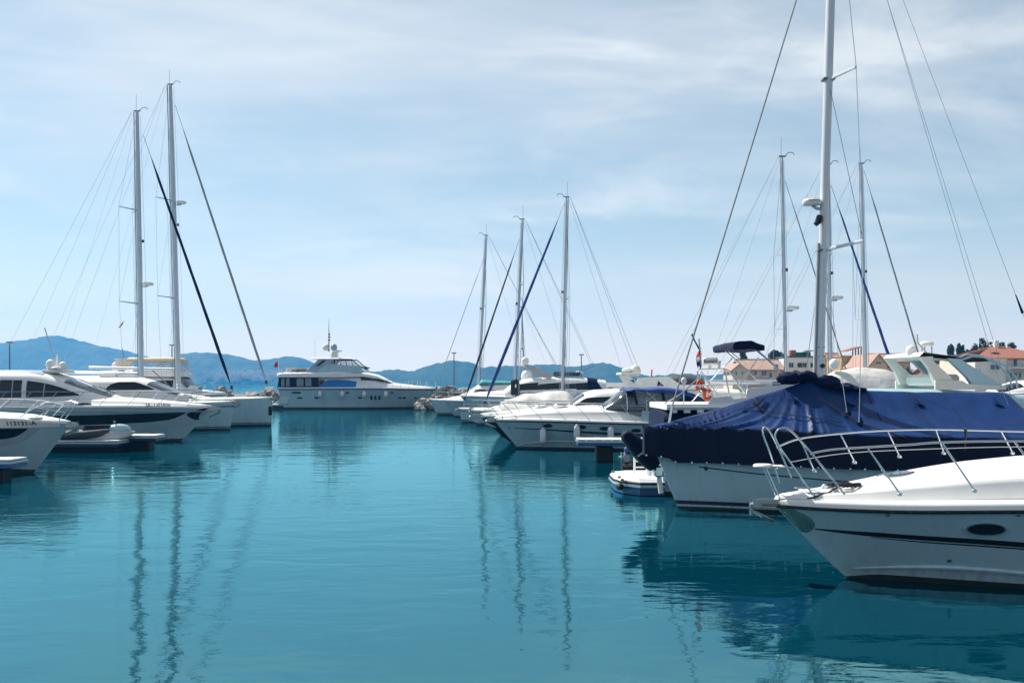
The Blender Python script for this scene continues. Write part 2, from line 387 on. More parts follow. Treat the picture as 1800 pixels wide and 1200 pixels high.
class House:
    """rounded superstructure: stations (x, half width, z base, z top, squareness)"""
    def __init__(s, st):
        st = sorted(st); s.x0, s.x1 = st[0][0], st[-1][0]
        s.fw, s.fb, s.ft, s.fn = [pch([(q[0], q[i]) for q in st]) for i in (1, 2, 3, 4)]
    def pt(s, x, th):
        n = s.fn(x); c, d = math.cos(th), math.sin(th); b, t = s.fb(x), s.ft(x)
        return Vector((x, s.fw(x) * math.copysign(abs(c) ** (2 / n), c), b + (t - b) * abs(d) ** (2 / n)))
    def mesh(s, nx=24, nt=20, k=0):
        rows = [[s.pt(s.x0 + (s.x1 - s.x0) * i / nx, math.pi * j / nt) for j in range(nt + 1)] for i in range(nx + 1)]
        return M().loft(rows, cap0=True, cap1=True, k=k)
    def y_at(s, x, z):
        b, t, n = s.fb(x), s.ft(x), s.fn(x); q = min(max((z - b) / max(t - b, 1e-4), 0), 1)
        return s.fw(x) * max(1 - q ** n, 0) ** (1 / n)
    strip = Hull.strip
    oval = Hull.oval
    def patch(s, xa, xb, t0, t1, off=0.01, nx=6, nt=14, m=None):
        """glass panel on the surface between angles t0..t1 (degrees) and x from xa(t) to xb(t)"""
        m = m or M(); rows = []
        fa = xa if callable(xa) else (lambda t: xa); fb = xb if callable(xb) else (lambda t: xb)
        for j in range(nt + 1):
            t = R(t0 + (t1 - t0) * j / nt); row = []
            for i in range(nx + 1):
                a, b = fa(math.degrees(t)), fb(math.degrees(t)); x = a + (b - a) * i / nx
                e = 0.01; p = s.pt(x, t); du = s.pt(x + e, t) - s.pt(x - e, t); dv = s.pt(x, t + e) - s.pt(x, t - e)
                nn = dv.cross(du); nn = nn.normalized() if nn.length > 1e-9 else Vector((0, 0, 1))
                if nn.z < -0.05 or (abs(nn.y) > 0.3 and nn.y * p.y < 0): nn = -nn
                row.append(p + nn * off)
            rows.append(row)
        return m.loft(rows)

# ---------------------------------------------------------------- water
def water_mat():
    m = bpy.data.materials.new('harbour_water'); m.use_nodes = True; t = m.node_tree; b = t.nodes['Principled BSDF']
    t.nodes.remove(b)
    df = N(t, 'ShaderNodeBsdfDiffuse'); df.inputs['Color'].default_value = (0.000, 0.034, 0.056, 1)
    gl = N(t, 'ShaderNodeBsdfGlossy'); gl.inputs['Color'].default_value = (0.43, 0.94, 1.0, 1); gl.inputs['Roughness'].default_value = 0.02
    fr = N(t, 'ShaderNodeFresnel'); fr.inputs['IOR'].default_value = 3.0
    mx = N(t, 'ShaderNodeMixShader'); t.links.new(fr.outputs[0], mx.inputs[0]); t.links.new(df.outputs[0], mx.inputs[1]); t.links.new(gl.outputs[0], mx.inputs[2])
    t.links.new(mx.outputs[0], t.nodes['Material Output'].inputs['Surface'])
    g = N(t, 'ShaderNodeTexCoord')
    def wave(scale, st, det, rot=0.0, rough=0.5, dist=0.0):
        mp = N(t, 'ShaderNodeMapping'); mp.inputs['Scale'].default_value = st; mp.inputs['Rotation'].default_value = (0, 0, R(rot)); t.links.new(g.outputs['Object'], mp.inputs[0])
        n = N(t, 'ShaderNodeTexNoise'); n.inputs['Scale'].default_value = scale; n.inputs['Detail'].default_value = det; n.inputs['Roughness'].default_value = rough
        n.inputs['Distortion'].default_value = dist
        t.links.new(mp.outputs[0], n.inputs[0]); return n.outputs[0]
    a = wave(0.35, (0.6, 1.0, 1), 2, 12)
    c = wave(1.5, (0.55, 1.0, 1), 2, -8, 0.45, 0.4)
    d = wave(6.0, (0.5, 1.0, 1), 3, 5, 0.5)
    e = wave(17.0, (0.45, 1.0, 1), 3, -12, 0.55)
    patch = wave(0.05, (0.5, 1.0, 1), 3, 30)
    pm = N(t, 'ShaderNodeMapRange', interpolation_type='SMOOTHSTEP'); pm.inputs[1].default_value = 0.40; pm.inputs[2].default_value = 0.66; pm.inputs[3].default_value = 0.30; pm.inputs[4].default_value = 1.5
    t.links.new(patch, pm.inputs[0])
    hsum = mth(t, 'ADD', mth(t, 'ADD', mth(t, 'MULTIPLY', a, 0.020), mth(t, 'MULTIPLY', c, 0.013)), mth(t, 'MULTIPLY', mth(t, 'ADD', mth(t, 'MULTIPLY', d, 0.0060), mth(t, 'MULTIPLY', e, 0.0010)), pm.outputs[0]))
    bp = N(t, 'ShaderNodeBump'); bp.inputs['Strength'].default_value = 1.0; bp.inputs['Distance'].default_value = 1.0
    t.links.new(hsum, bp.inputs['Height']); [t.links.new(bp.outputs[0], q.inputs['Normal']) for q in (df, gl, fr)]
    return m
wm = water_mat()
sea = M().add([(-2950, -2290, 0), (2950, -2290, 0), (2950, 2290, 0), (-2950, 2290, 0)], [[0, 1, 2, 3]])
tag(obj('water', sea, wm, smooth=False), kind='structure')
# ---------------------------------------------------------------- hills across the bay
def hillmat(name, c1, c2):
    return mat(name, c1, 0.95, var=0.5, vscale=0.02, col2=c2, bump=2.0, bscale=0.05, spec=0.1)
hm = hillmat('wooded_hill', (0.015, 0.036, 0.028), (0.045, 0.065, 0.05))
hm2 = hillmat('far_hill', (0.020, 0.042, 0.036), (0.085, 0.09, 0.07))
def hill(name, prof, D, depth, rough, mt, sub=4):
    """ridge whose crest follows prof (photo px) at distance D, sloping down to the sea on both sides"""
    f = pch(prof); x0, x1 = prof[0][0], prof[-1][0]; nx = int((x1 - x0) / sub); rows = []
    prf = [(-1.0, -0.03), (-0.86, 0.10), (-0.7, 0.30), (-0.5, 0.55), (-0.3, 0.80), (-0.12, 0.96), (0, 1.0), (0.2, 0.9), (0.6, 0.4), (1.0, -0.05)]
    for i in range(nx + 1):
        px = x0 + (x1 - x0) * i / nx; hh = max((HY - f(px)) / F * D, 0.0) + H; row = []
        for (d, q) in prf:
            Y = D + d * depth; X = (px - CX) / F * D + (0 if d else 0)
            nzv = mnoise.fractal(Vector((X * 0.004, Y * 0.004, 3.1)), 1.0, 2.0, 5)
            n2 = mnoise.fractal(Vector((X * 0.09, Y * 0.09, 1.7)), 0.7, 2.0, 3)
            z = hh * q + (nzv * hh * 0.22 * (1 - q) if 0 < q < 1 else 0) + n2 * rough * (1 if q > 0.05 else 0)
            row.append((X, Y, z))
        rows.append(row)
    return tag(obj(name, M().loft(rows), mt, ang=80), kind='structure')
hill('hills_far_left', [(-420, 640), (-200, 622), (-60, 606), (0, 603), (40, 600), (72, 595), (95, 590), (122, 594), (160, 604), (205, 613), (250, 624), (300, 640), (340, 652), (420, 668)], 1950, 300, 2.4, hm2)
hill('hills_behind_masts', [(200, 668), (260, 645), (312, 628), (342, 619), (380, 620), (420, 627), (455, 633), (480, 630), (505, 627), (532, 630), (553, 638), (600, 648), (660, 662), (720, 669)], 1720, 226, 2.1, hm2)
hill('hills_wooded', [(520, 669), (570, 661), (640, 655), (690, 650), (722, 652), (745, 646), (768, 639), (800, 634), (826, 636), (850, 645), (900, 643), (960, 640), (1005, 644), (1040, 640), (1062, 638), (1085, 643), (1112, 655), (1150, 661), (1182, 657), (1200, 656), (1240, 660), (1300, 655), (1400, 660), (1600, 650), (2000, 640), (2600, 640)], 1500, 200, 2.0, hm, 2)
# far villages on the mid shore: too small to tell apart
vr = random.Random(11); vm = M()
for i in range(120):
    px = vr.choice([vr.gauss(455, 25), vr.gauss(400, 12), vr.uniform(330, 490)]); Yv = 1506 + vr.uniform(0, 50); x = (px - CX) / F * Yv; s_ = vr.uniform(3, 7); z = 3 + (Yv - 1506) * .25 + vr.uniform(0, 4)
    vm.box((x, Yv - 8, z), (s_ * 1.4, s_, vr.uniform(3, 7)))
tag(obj('village', vm, mat('village_walls', (0.62, 0.58, 0.52), .9, var=.4, vscale=.05, col2=(.45, .25, .18)), smooth=False), 'pale specks of a distant village along the foot of the hills', 'village', kind='stuff')
# haze
hz = bpy.data.materials.new('haze_air'); hz.use_nodes = True; ht = hz.node_tree; ht.nodes.remove(ht.nodes['Principled BSDF'])
pv = N(ht, 'ShaderNodeVolumePrincipled'); pv.inputs['Color'].default_value = (0.10, 0.48, 0.95, 1); pv.inputs['Density'].default_value = 0.00027; pv.inputs['Anisotropy'].default_value = 0.3
ht.links.new(pv.outputs[0], ht.nodes['Material Output'].inputs['Volume'])
hb = M().box((0, 0, 79), (6000, 4600, 160))
tag(obj('haze', hb, hz, smooth=False), 'pale blue haze hanging over the bay', 'haze', kind='stuff')

# ---------------------------------------------------------------- boat fittings
def guard(b, h, u0, u1, height, nst, inset=0.05, wires=(0.5,), r=0.013, lean=0.0, pulpit=0.0, mt=None, sides=(1, -1), toe=0.06, drop=None, lowr=0.006):
    """guard rail on both deck edges with its stanchions; pulpit > 0 joins both sides round the stem"""
    mt = mt or steel; us = [u0 + (u1 - u0) * i / 24 for i in range(25)]
    dh = drop or (lambda t: 1.0)
    def line(side, q, rr, nm, m):
        pts = [h.edge(u, side, inset, toe + height * q * dh((u - u0) / (u1 - u0))) for u in us]
        return pts
    for q, rr, nm, m in [(1.0, r, 'guard_rail', mt)] + [(wq, lowr, 'guard_wire', wirel) for wq in wires]:
        A, B = line(1, q, rr, nm, m), line(-1, q, rr, nm, m)
        if pulpit and 1 in sides and -1 in sides and q == 1.0:
            f0 = h.edge(u0, 1, inset, toe + height * q); xx = h.x(0, h.sh(0)) + pulpit
            mid = [(xx - 0.12, f0[1] * .7, f0[2]), (xx, f0[1] * .3, f0[2]), (xx, -f0[1] * .3, f0[2]), (xx - 0.12, -f0[1] * .7, f0[2])]
            b.part(nm, M().tube(A[::-1] + mid + B, rr, 6), m)
        else:
            if 1 in sides: b.part(nm, M().tube(A, rr, 6), m)
            if -1 in sides: b.part(nm, M().tube(B, rr, 6), m)
    for sd in sides:
        for i in range(nst):
            u = u0 + (u1 - u0) * (i + 0.02) / max(nst - 1, 1) * 0.98
            t = h.edge(u, sd, inset, toe + height * dh((u - u0) / (u1 - u0))); ub = min(u + lean / h.L, 1.0)
            b.part('stanchion', M().tube([h.edge(ub, sd, inset, toe * .6), t], r * .85, 5), mt)
def radar(b, c, r, parent=None, arm=None, txt=False):
    m = M().lathe([(r * .55, -r * .34), (r * .92, -r * .26), (r, -r * .05), (r * .97, r * .14), (r * .80, r * .30), (r * .3, r * .37)], 18, c)
    o = b.part('radar_dome', m, deckw, parent)
    if arm: b.part('radar_bracket', M().tube([(c[0], c[1], c[2] - r * .36), (c[0] - arm * .3, c[1], c[2] - r * .5), (c[0] - arm, c[1], c[2] - r * .5)], r * .16, 6), white, parent)
    return o
def dome(b, c, r, parent=None, mt=None):
    return b.part('satellite_dome', M().lathe([(r * .55, -r * 1.1), (r * .85, -r * .9), (r, -r * .25), (r * .98, r * .1), (r * .80, r * .60), (r * .45, r * .89), (r * .1, r)], 16, c), mt or deckw, parent)
def fender(pos, r, ln, label, group, top=None):
    o = empty('fender', pos); tag(o, label, 'fender', group)
    pr = [(r * .15, -ln / 2 - r * .3), (r * .3, -ln / 2 - r * .22), (r * .35, -ln / 2), (r * .85, -ln / 2 + r * .5), (r, -ln / 2 + r), (r, ln / 2 - r), (r * .85, ln / 2 - r * .5), (r * .35, ln / 2), (r * .3, ln / 2 + r * .2), (r * .15, ln / 2 + r * .3)]
    obj('body', M().lathe(pr, 14), fendm, o)
    tp = Vector(top) - Vector(pos) if top else Vector((0, 0, ln / 2 + .35))
    obj('line', M().tube([(0, 0, ln / 2 + r * .2), tp], 0.012, 5), ropem, o)
    obj('end_cap', M().lathe([(r * .36, -ln / 2 - .02), (r * .45, -ln / 2 + r * .12), (r * .3, -ln / 2 + r * .2)], 10), rubber, o)
    return o
def anchor(b, x, z, sc_=1.0, y=0.0):
    """bow roller with a plough anchor hanging in it"""
    m = M().box((x - .12 * sc_, y, z), (.5 * sc_, .16 * sc_, .05 * sc_), .01)
    for sd in (-1, 1): m.box((x + .02 * sc_, y + sd * .07 * sc_, z + .05 * sc_), (.36 * sc_, .015, .10 * sc_))
    m.lathe([(.05 * sc_, -.06 * sc_), (.035 * sc_, 0), (.05 * sc_, .06 * sc_)], 10, (x + .14 * sc_, y, z + .04 * sc_), ax='y')
    b.part('bow_roller', m, galv)
    a = M().tube([(x - .25 * sc_, y, z + .08 * sc_), (x + .10 * sc_, y, z + .07 * sc_), (x + .20 * sc_, y, z + .02 * sc_), (x + .20 * sc_, y, z - .12 * sc_)], [.03 * sc_, .035 * sc_, .04 * sc_, .035 * sc_], 7)
    for sd in (-1, 1):
        a.add([(x + .26 * sc_, y, z + .0 * sc_), (x + .12 * sc_, y + sd * .20 * sc_, z - .10 * sc_), (x - .12 * sc_, y, z - .19 * sc_), (x + .22 * sc_, y + sd * .02, z - .06 * sc_), (x + .10 * sc_, y + sd * .17 * sc_, z - .14 * sc_), (x - .10 * sc_, y + sd * .01, z - .23 * sc_)], [[0, 1, 2], [3, 5, 4], [0, 3, 4, 1], [1, 4, 5, 2], [2, 5, 3, 0]])
    b.part('anchor', a, galv)
def hatch(b, c, rx, ry, tilt=0.0):
    rows = []
    m = M().lathe([(1.0, -.02), (1.04, .01), (.98, .03)], 20); m.xf(lambda p: Vector((c[0] + p.x * rx, c[1] + p.y * ry, c[2] + p.z + p.x * rx * tilt)))
    f = b.part('deck_hatch', m, steel)
    g = M().lathe([(.9, .028), (.88, .036)], 20); g.xf(lambda p: Vector((c[0] + p.x * rx, c[1] + p.y * ry, c[2] + p.z + p.x * rx * tilt)))
    b.part('pane', g, glassb, f)
def cleat(b, c, s=1.0):
    m = M().tube([(c[0] - .13 * s, c[1], c[2] + .06 * s), (c[0] - .05 * s, c[1], c[2] + .05 * s), (c[0] + .05 * s, c[1], c[2] + .05 * s), (c[0] + .13 * s, c[1], c[2] + .06 * s)], [.008 * s, .016 * s, .016 * s, .008 * s], 6)
    for d in (-.04, .04): m.tube([(c[0] + d * s, c[1], c[2] - .01), (c[0] + d * s, c[1], c[2] + .05 * s)], .012 * s, 6)
    b.part('cleat', m, steel)
def hull_text(b, h, txt, px, py, hpx, side=None, mt=None):
    side = side or b.near; x0, z0 = b.onhull(h, px, py); n = h.y_at(x0, z0); kk = (b.Y - n) / F; m = text_mesh(txt, hpx * kk)
    def f(p):
        x = x0 + p.x * b.bow; z = z0 + p.y - hpx * kk / 2
        return Vector((x, side * (h.y_at(x, min(z, h.sh(h.u_at(x, z)))) + 0.010), z))
    return b.part('registration_lettering', m.xf(f), mt or textm)
def windex(b, x, z, s=1.0):
    b.part('masthead_fitting', M().box((x, 0, z + .03), (.34 * s, .14 * s, .06 * s), .01), wire)
    b.part('wind_vane', M().tube([(x + .12 * s, 0, z), (x + .30 * s, 0, z + .22 * s), (x + .52 * s, 0, z + .22 * s), (x + .60 * s, .05, z + .12 * s)], .018 * s, 4), blackp)
    b.part('antenna', M().tube([(x - .05, 0, z), (x - .05, 0, z + .95 * s)], .012 * s, 4), white)
def rig(b, h, mx0, mz0, mx1, mz1, r, spread, swidth=1.0, sweep=.35, mt=None, backstays=2, stern=None, chain_u=None, stay_r=.012, radar_at=None, boom=None, ell=.72):
    """mast from (mx0,mz0) up to (mx1,mz1); spreaders at the given heights"""
    mt = mt or alu
    at = lambda z: mx0 + (mx1 - mx0) * (z - mz0) / (mz1 - mz0)
    n = 10; zs = [mz0 + (mz1 - mz0) * i / n for i in range(n + 1)]
    mast = b.part('mast', M().tube([(at(z), 0, z) for z in zs], [r * (1 if z < mz0 + .75 * (mz1 - mz0) else 1 - .35 * (z - mz0 - .75 * (mz1 - mz0)) / (.25 * (mz1 - mz0))) for z in zs], 12, ell=ell), mt)
    b.part('sail_track', M().tube([(at(z) - r * 1.02, 0, z) for z in zs], r * .14, 4), wire, mast)
    for q in range(4):
        z = mz0 + (mz1 - mz0) * (.06 + .05 * q); b.part('halyard_exit', M().box((at(z) + r * .2, b.near * r * ell * .96, z), (r * .25, .012, r * 1.1)), dark, mast)
    for i, (fx, fy) in enumerate(((.9, .9), (-.9, 1.1), (1.25, -.5))):
        b.part('halyard', M().tube([(at(mz0 + .4) + r * fx * 1.3, b.near * r * fy * 1.2, mz0 + .4), (at((mz0 + mz1) / 2) + r * fx * 1.2 + .02, b.near * r * fy, (mz0 + mz1) / 2), (at(mz1 - .2) + r * fx * .7, b.near * r * fy * .6, mz1 - .2)], .008, 4), (ropew, ropem, staym)[i], mast)
    for dz_ in (.55, .75): b.part('mast_winch', M().lathe([(.06, -.05), (.045, 0), (.06, .05)], 8, (at(mz0 + dz_), b.near * r * .95, mz0 + dz_), ax='y'), steel, mast)
    b.part('steaming_light', M().box((at(mz0 + .55 * (mz1 - mz0)) + r * 1.2, 0, mz0 + .55 * (mz1 - mz0)), (.12, .10, .16), .02), blackp, mast)
    b.part('mast_collar', M().lathe([(r * 1.5, -.06), (r * 1.25, .05), (r * .9, .07)], 12, (at(mz0 - .02), 0, mz0 - .02)), deckw, mast)
    tips = []
    for i, z in enumerate(spread):
        s = swidth * (1 - .12 * i)
        for sd in (1, -1):
            t = (at(z) - sweep, sd * s, z + .06); b.part('spreader', M().tube([(at(z), 0, z), t], [.05, .028], 6, ell=.5), mt, mast)
        tips.append((at(z) - sweep, s, z + .06))
    u = chain_u if chain_u is not None else h.u_at(mx0 - .3, h.sh(.4))
    for sd in (1, -1):
        cp = h.edge(u, sd, .06, .03); pts = [cp] + [(t[0], sd * t[1], t[2]) for t in tips] + [(at(mz1 - .15), sd * .05, mz1 - .15)]
        b.part('shroud', M().tube(pts, stay_r, 4), staym)
        for i, t in enumerate(tips):
            lo = cp if i == 0 else (tips[i - 1][0], sd * tips[i - 1][1], tips[i - 1][2])
            b.part('lower_shroud', M().tube([lo, (at(t[2] - .12), sd * r * .7, t[2] - .12)], stay_r * .8, 4), staym)
    xs = -h.L + .25 if stern is None else stern
    for i in range(backstays):
        sd = (-1) ** i; e = h.edge(h.u_at(xs, h.sh(1)), sd, .25, .05)
        b.part('backstay', M().tube([e, (at(mz1) - r - .12, 0, mz1 - .02)], stay_r * .9, 4), staym)
    if boom:
        z, ln, cov, cr = boom
        b.part('boom', M().tube([(at(z) - r, 0, z), (at(z) - ln, 0, z + .12)], [.10, .09], 10), mt)
        if cov:
            N_ = 14; c = M().tube([(at(z) - r - .05 - ln * .97 * i / N_, .02 * math.sin(i * 1.9), z + .14 + cr * .55 + .03 * math.sin(i * 2.3)) for i in range(N_ + 1)], [cr * (1.15 - .55 * i / N_ + .06 * math.sin(i * 3.1)) for i in range(N_ + 1)], 10, ell=.55)
            b.part('boom_cover', c, cov)
        b.part('kicker', M().tube([(at(mz0 + .3) - r, 0, mz0 + .3), (at(z) - ln * .3, 0, z)], .035, 6), wire)
        b.part('topping_lift', M().tube([(at(z) - ln, 0, z + .12), (at(mz1) - r, 0, mz1 - .05)], stay_r * .6, 4), staym)
    windex(b, mx1, mz1)
    if radar_at:
        z, s = radar_at; radar(b, (at(z) + s * (.30 + r), 0, z), .30, arm=.30 * s)
    return at
def furled(b, p0, p1, r0, r1, mt, drum=True):
    """furled headsail on the forestay from p0 (top) to p1 (bottom)"""
    A, B = Vector(p0), Vector(p1); n = 26; pts = []; rs = []
    for i in range(n + 1):
        t = i / n; pts.append(A.lerp(B, .06 + .90 * t) + Vector((0, .012 * math.sin(i * 1.3), 0))); e = min(1, t * 9, (1 - t) * 9 + .25)
        rs.append((r0 + (r1 - r0) * t) * e * (1 + .07 * math.sin(i * 2.1)))
    b.part('forestay', M().tube([A, B], .014, 5), wire)
    b.part('furled_sail', M().tube(pts, rs, 8), mt)
    if drum: b.part('furling_drum', M().lathe([(.06, -.10), (.13, -.09), (.13, -.06), (.07, -.04), (.07, .06), (.13, .08), (.12, .10)], 12, A.lerp(B, .975)), blackp)
def sailhull(b, tip, L, beam, bands, stern_f=.92, p=.9, stem=1.0):
    ov, z0 = tip; w_ = beam / 2
    h = Hull(L, ov, [(0, z0), (.5, z0 * .90), (1, z0 * stern_f)],
             [(0, .03), (.06, .20 * w_), (.15, .46 * w_), (.3, .76 * w_), (.5, .97 * w_), (.65, w_), (1, .82 * w_)],
             [(0, .02), (.06, .12 * w_), (.15, .33 * w_), (.3, .62 * w_), (.5, .86 * w_), (.65, .9 * w_), (1, .62 * w_)], p=p, tr=-.35, stem=stem)
    b.part('hull', h.mesh(bands[0]), bands[1])
    b.part('deck', h.deck([(0, .06), (.3, .12), (1, .10)], toe=.05, side=.97, trunk=.8), deckw)
    return h
STD_BANDS = ([(-.45, 1), (0.0, 1), (.10, 0), (.13, 2), (.19, 0), (('f', .6), 0), (('f', .84), 2), (('f', .88), 0), (('f', 1.0), 0)], [white, antif, navyp])
PLAIN_BANDS = ([(-.45, 1), (0.0, 1), (.13, 0), (.17, 2), (.22, 0), (('f', .6), 0), (('f', 1.0), 0)], [white, antif, navyp])
def coachroof(b, h, xa, xb, w_, ht, win=True, hood=None):
    zb = h.sh(.45) - .02
    ho = House([(xb, w_, zb, zb + ht * .95, 3.5), ((xa + xb) / 2, w_, zb, zb + ht, 3.5), (xa - .5, w_ * .72, zb, zb + ht * .62, 3), (xa, w_ * .5, zb, zb + .06, 2.5)])
    b.part('coachroof', ho.mesh(), deckw)
    if win:
        d = (xa - xb)
        for (f0, f1) in ((.10, .34), (.40, .62), (.67, .82)):
            x0, x1 = xb + d * f0, xb + d * f1
            b.part('window', ho.strip([(x0, zb + ht * .36), (x1, zb + ht * .32)], [(x0, zb + ht * .66), (x1, zb + ht * .55)], n=6), glass)
    if hood:
        hd = House([(xb - 1.0, w_ * 1.05, zb + .1, zb + ht + .62, 3), (xb - .2, w_ * 1.05, zb + .1, zb + ht + .60, 3), (xb + .35, w_ * .95, zb + ht * .7, zb + ht * .95, 3)])
        b.part('sprayhood', hd.mesh(10, 16), hood)
        b.part('sprayhood_window', hd.patch(xb + .22, xb - .05, 55, 125, .012), clearp)
    m = M().tube([(-h.L + 1.6 + .0, .45 * math.cos(a), zb + .75 + .45 * math.sin(a)) for a in [2 * math.pi * i / 16 for i in range(16)]], .018, 5, closed=True)
    b.part('steering_wheel', m, steel); b.part('pedestal', M().box((-h.L + 1.75, 0, zb + .45), (.2, .22, .8), .04), deckw)
    return ho
def flagstaff(name, base, top, cloth, label, cat='flag', mats=None, drop=.7, wid=.25):
    A, B = Vector(base), Vector(top); o = empty(name, base); tag(o, label, cat)
    obj('staff', M().tube([(0, 0, 0), B - A], .02, 6), steel, o)
    n = 10; rows = []
    for i in range(n + 1):
        t = i / n; z = (B - A).z * .98 - drop * t
        rows.append([Vector(((B - A).x, (B - A).y, z)) + Vector((-wid * s * (.55 + .3 * math.sin(t * 3)), .06 * math.sin(s * 7 + t * 4), -.10 * s)) for s in (0, .2, .4, .6, .8, 1)])
    m = M().loft(rows, kf=lambda i, j: min(i * len(mats) // n, len(mats) - 1))
    f = obj('cloth', m, mats, o, 80)
    sol = f.modifiers.new('thick', 'SOLIDIFY'); sol.thickness = .006
    return o

# ================================================================ right foreground: white cruiser
def build_near_cruiser():
    b = Boat('motor_cruiser', 'white cruiser with dark oval porthole and steel bow rails, nearest boat at right', 'motorboat', 1490, 14.2, -1)
    h = Hull(9.6, b.lx(1361), [(0, 1.045), (.1, 1.06), (.3, 1.13), (1, 1.05)],
             [(0, .05), (.03, .36), (.08, .68), (.16, 1.02), (.28, 1.34), (.45, 1.58), (.7, 1.66), (1, 1.58)],
             [(0, .02), (.05, .18), (.12, .43), (.25, .84), (.45, 1.24), (.7, 1.4), (1, 1.4)], p=1.15, tr=-.3, stem=.92)
    chine = pch([(0, .14), (.15, .26), (.4, .13), (1, .08)])
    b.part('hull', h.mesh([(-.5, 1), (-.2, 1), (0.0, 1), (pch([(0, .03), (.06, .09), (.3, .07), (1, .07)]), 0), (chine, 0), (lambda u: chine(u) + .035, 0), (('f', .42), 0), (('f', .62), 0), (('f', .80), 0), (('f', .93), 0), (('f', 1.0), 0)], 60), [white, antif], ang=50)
    # spray rail along the chine
    us = [.02 + .9 * (i / 30) ** 1.3 for i in range(31)]
    for sd in (1, -1): b.part('spray_rail', M().tube([h.pt(u, chine(u), sd, .012) for u in us], [.006 + .026 * min(1, 6 * t / 30) for t in range(31)], 6), white)
    b.part('rub_rail', h.rubrail(.026, -.012, n=40), blackp)
    b.part('deck', h.deck([(0, .03), (.06, .13), (.14, .30), (.25, .46), (.40, .56), (.55, .58), (.62, .30), (1, .12)], toe=.10, side=.80, trunk=.68, nu=60), deckw, ang=60)
    # painted stripes
    def band(name, lo, hi, mt): b.part(name, h.strip([b.onhull(h, *q) for q in lo], [b.onhull(h, *q) for q in hi], off=.004, n=40), mt)
    band('hull_stripe', [(1432, 930), (1520, 941), (1620, 949), (1720, 956), (1830, 964), (2100, 985)], [(1432, 928), (1520, 934), (1620, 941), (1720, 947), (1830, 955), (2100, 974)], blackp)
    band('pin_stripe', [(1530, 944), (1620, 953), (1720, 960), (1830, 968), (2100, 990)], [(1530, 943), (1620, 951), (1720, 957.5), (1830, 965.5), (2100, 987)], blackp)
    # portholes
    for px, py in ((1732, 930), (2010, 948)):
        x, z = b.onhull(h, px, py)
        f = b.part('porthole', h.oval(x, z, .262, .108, off=.020, pw=2.1), white); b.part('rim', h.oval(x, z, .244, .094, off=.026, pw=2.1), steel, f); b.part('pane', h.oval(x, z, .220, .076, off=.030, pw=2.1), glass, f)
    for px, py in ((1560, 905), (1668, 985), (1790, 905)):
        x, z = b.onhull(h, px, py); f = b.part('drain_outlet', h.oval(x, z, .028, .022, off=.014), steel); b.part('bore', h.oval(x, z, .016, .012, off=.017, n=10), dark, f)
    for i in range(26):
        u = .02 + .5 * (i / 25) ** 1.2; e_ = h.edge(u, b.near, -.028, -.012); b.part('rail_fixing', M().ell(e_, (.010, .006, .008), 6, 4), steel)
    # stainless stem guard
    m = M(); rows = []
    for i in range(15):
        zq = .66 + .35 * i / 14; u1 = .003 + .021 * math.sin(math.pi * min(1, (zq - .64) / .42)) ** .8
        rows.append([h.pt(u1 * (1 - j / 4), zq, 1, .006) for j in range(5)] + [h.pt(u1 * j / 4, zq, -1, .006) for j in range(1, 5)])
    b.part('stem_guard', m.loft(rows), stemst, ang=70)
    # bow rails taken from the photograph, far side then near side
    def pipe(name, pts, r=.0135, mt=steel):
        P = [Vector(b.p(*q)) for q in pts]; out_ = []
        for i in range(len(P) - 1):
            p0, p1, p2, p3 = P[max(i - 1, 0)], P[i], P[i + 1], P[min(i + 2, len(P) - 1)]
            for t in (0, .2, .4, .6, .8):
                out_.append(.5 * ((2 * p1) + (p2 - p0) * t + (2 * p0 - 5 * p1 + 4 * p2 - p3) * t * t + (3 * p1 - p0 - 3 * p2 + p3) * t ** 3))
        out_.append(P[-1]); return b.part(name, M().tube(out_, r, 8), mt)
    pipe('pulpit_hoop', [(1370, 849, -.24), (1355, 800, -.24), (1341, 762, -.24), (1345, 750, -.25), (1356, 763, -.27), (1374, 800, -.32), (1391, 839, -.36)])
    pipe('pulpit_hoop', [(1429, 869, .42), (1396, 822, .38), (1366, 778, .34), (1364, 760, .34), (1376, 752, .35), (1394, 760, .37), (1436, 808, .47), (1485, 869, .62)])
    pipe('guard_rail', [(1365, 786, -.30), (1405, 771, -.42), (1477, 762, -.75), (1560, 756.5, -1.05), (1650, 755, -1.25), (1780, 758, -1.38), (2050, 764, -1.48), (2300, 772, -1.5)])
    pipe('guard_rail', [(1424, 797, .45), (1462, 790, .55), (1525, 785.5, .78), (1600, 781, .98), (1655, 777, 1.10), (1790, 775, 1.30), (2050, 778, 1.45), (2450, 790, 1.5)])
    pipe('guard_wire', [(1388, 812, -.36), (1480, 797, -.72), (1600, 790, -1.1), (1800, 785, -1.36), (2050, 790, -1.48)], .006, wirel)
    for t, q in (((1406, 771, -.42), (1431, 826, -.52)), ((1477, 762, -.75), (1502, 811, -.80)), ((1560, 756.5, -1.05), (1581, 801, -1.08)), ((1645, 755, -1.25), (1659, 795, -1.27)), ((1760, 758, -1.38), (1780, 795, -1.38)), ((1900, 761, -1.45), (1925, 800, -1.45)),
                 ((1524, 786, .78), (1582, 867, .92)), ((1655, 777, 1.10), (1713, 861, 1.20)), ((1783, 775, 1.30), (1848, 862, 1.36)), ((1940, 777, 1.40), (2008, 866, 1.46))):
        b.part('stanchion', M().tube([b.p(*t), b.p(*q)], .0125, 7), steel); e = b.p(*q)
        b.part('stanchion_base', M().lathe([(.035, -.03), (.035, .0), (.018, .015)], 10, e), steel)
    b.part('rail_strap', M().tube([b.p(1697, 753, -1.30), b.p(1697.5, 765, -1.31), b.p(1696, 790, -1.32)], [.03, .016, .012], 5), blackp)
    # bow step on two struts
    c = b.p(1341, 818, 0.0)
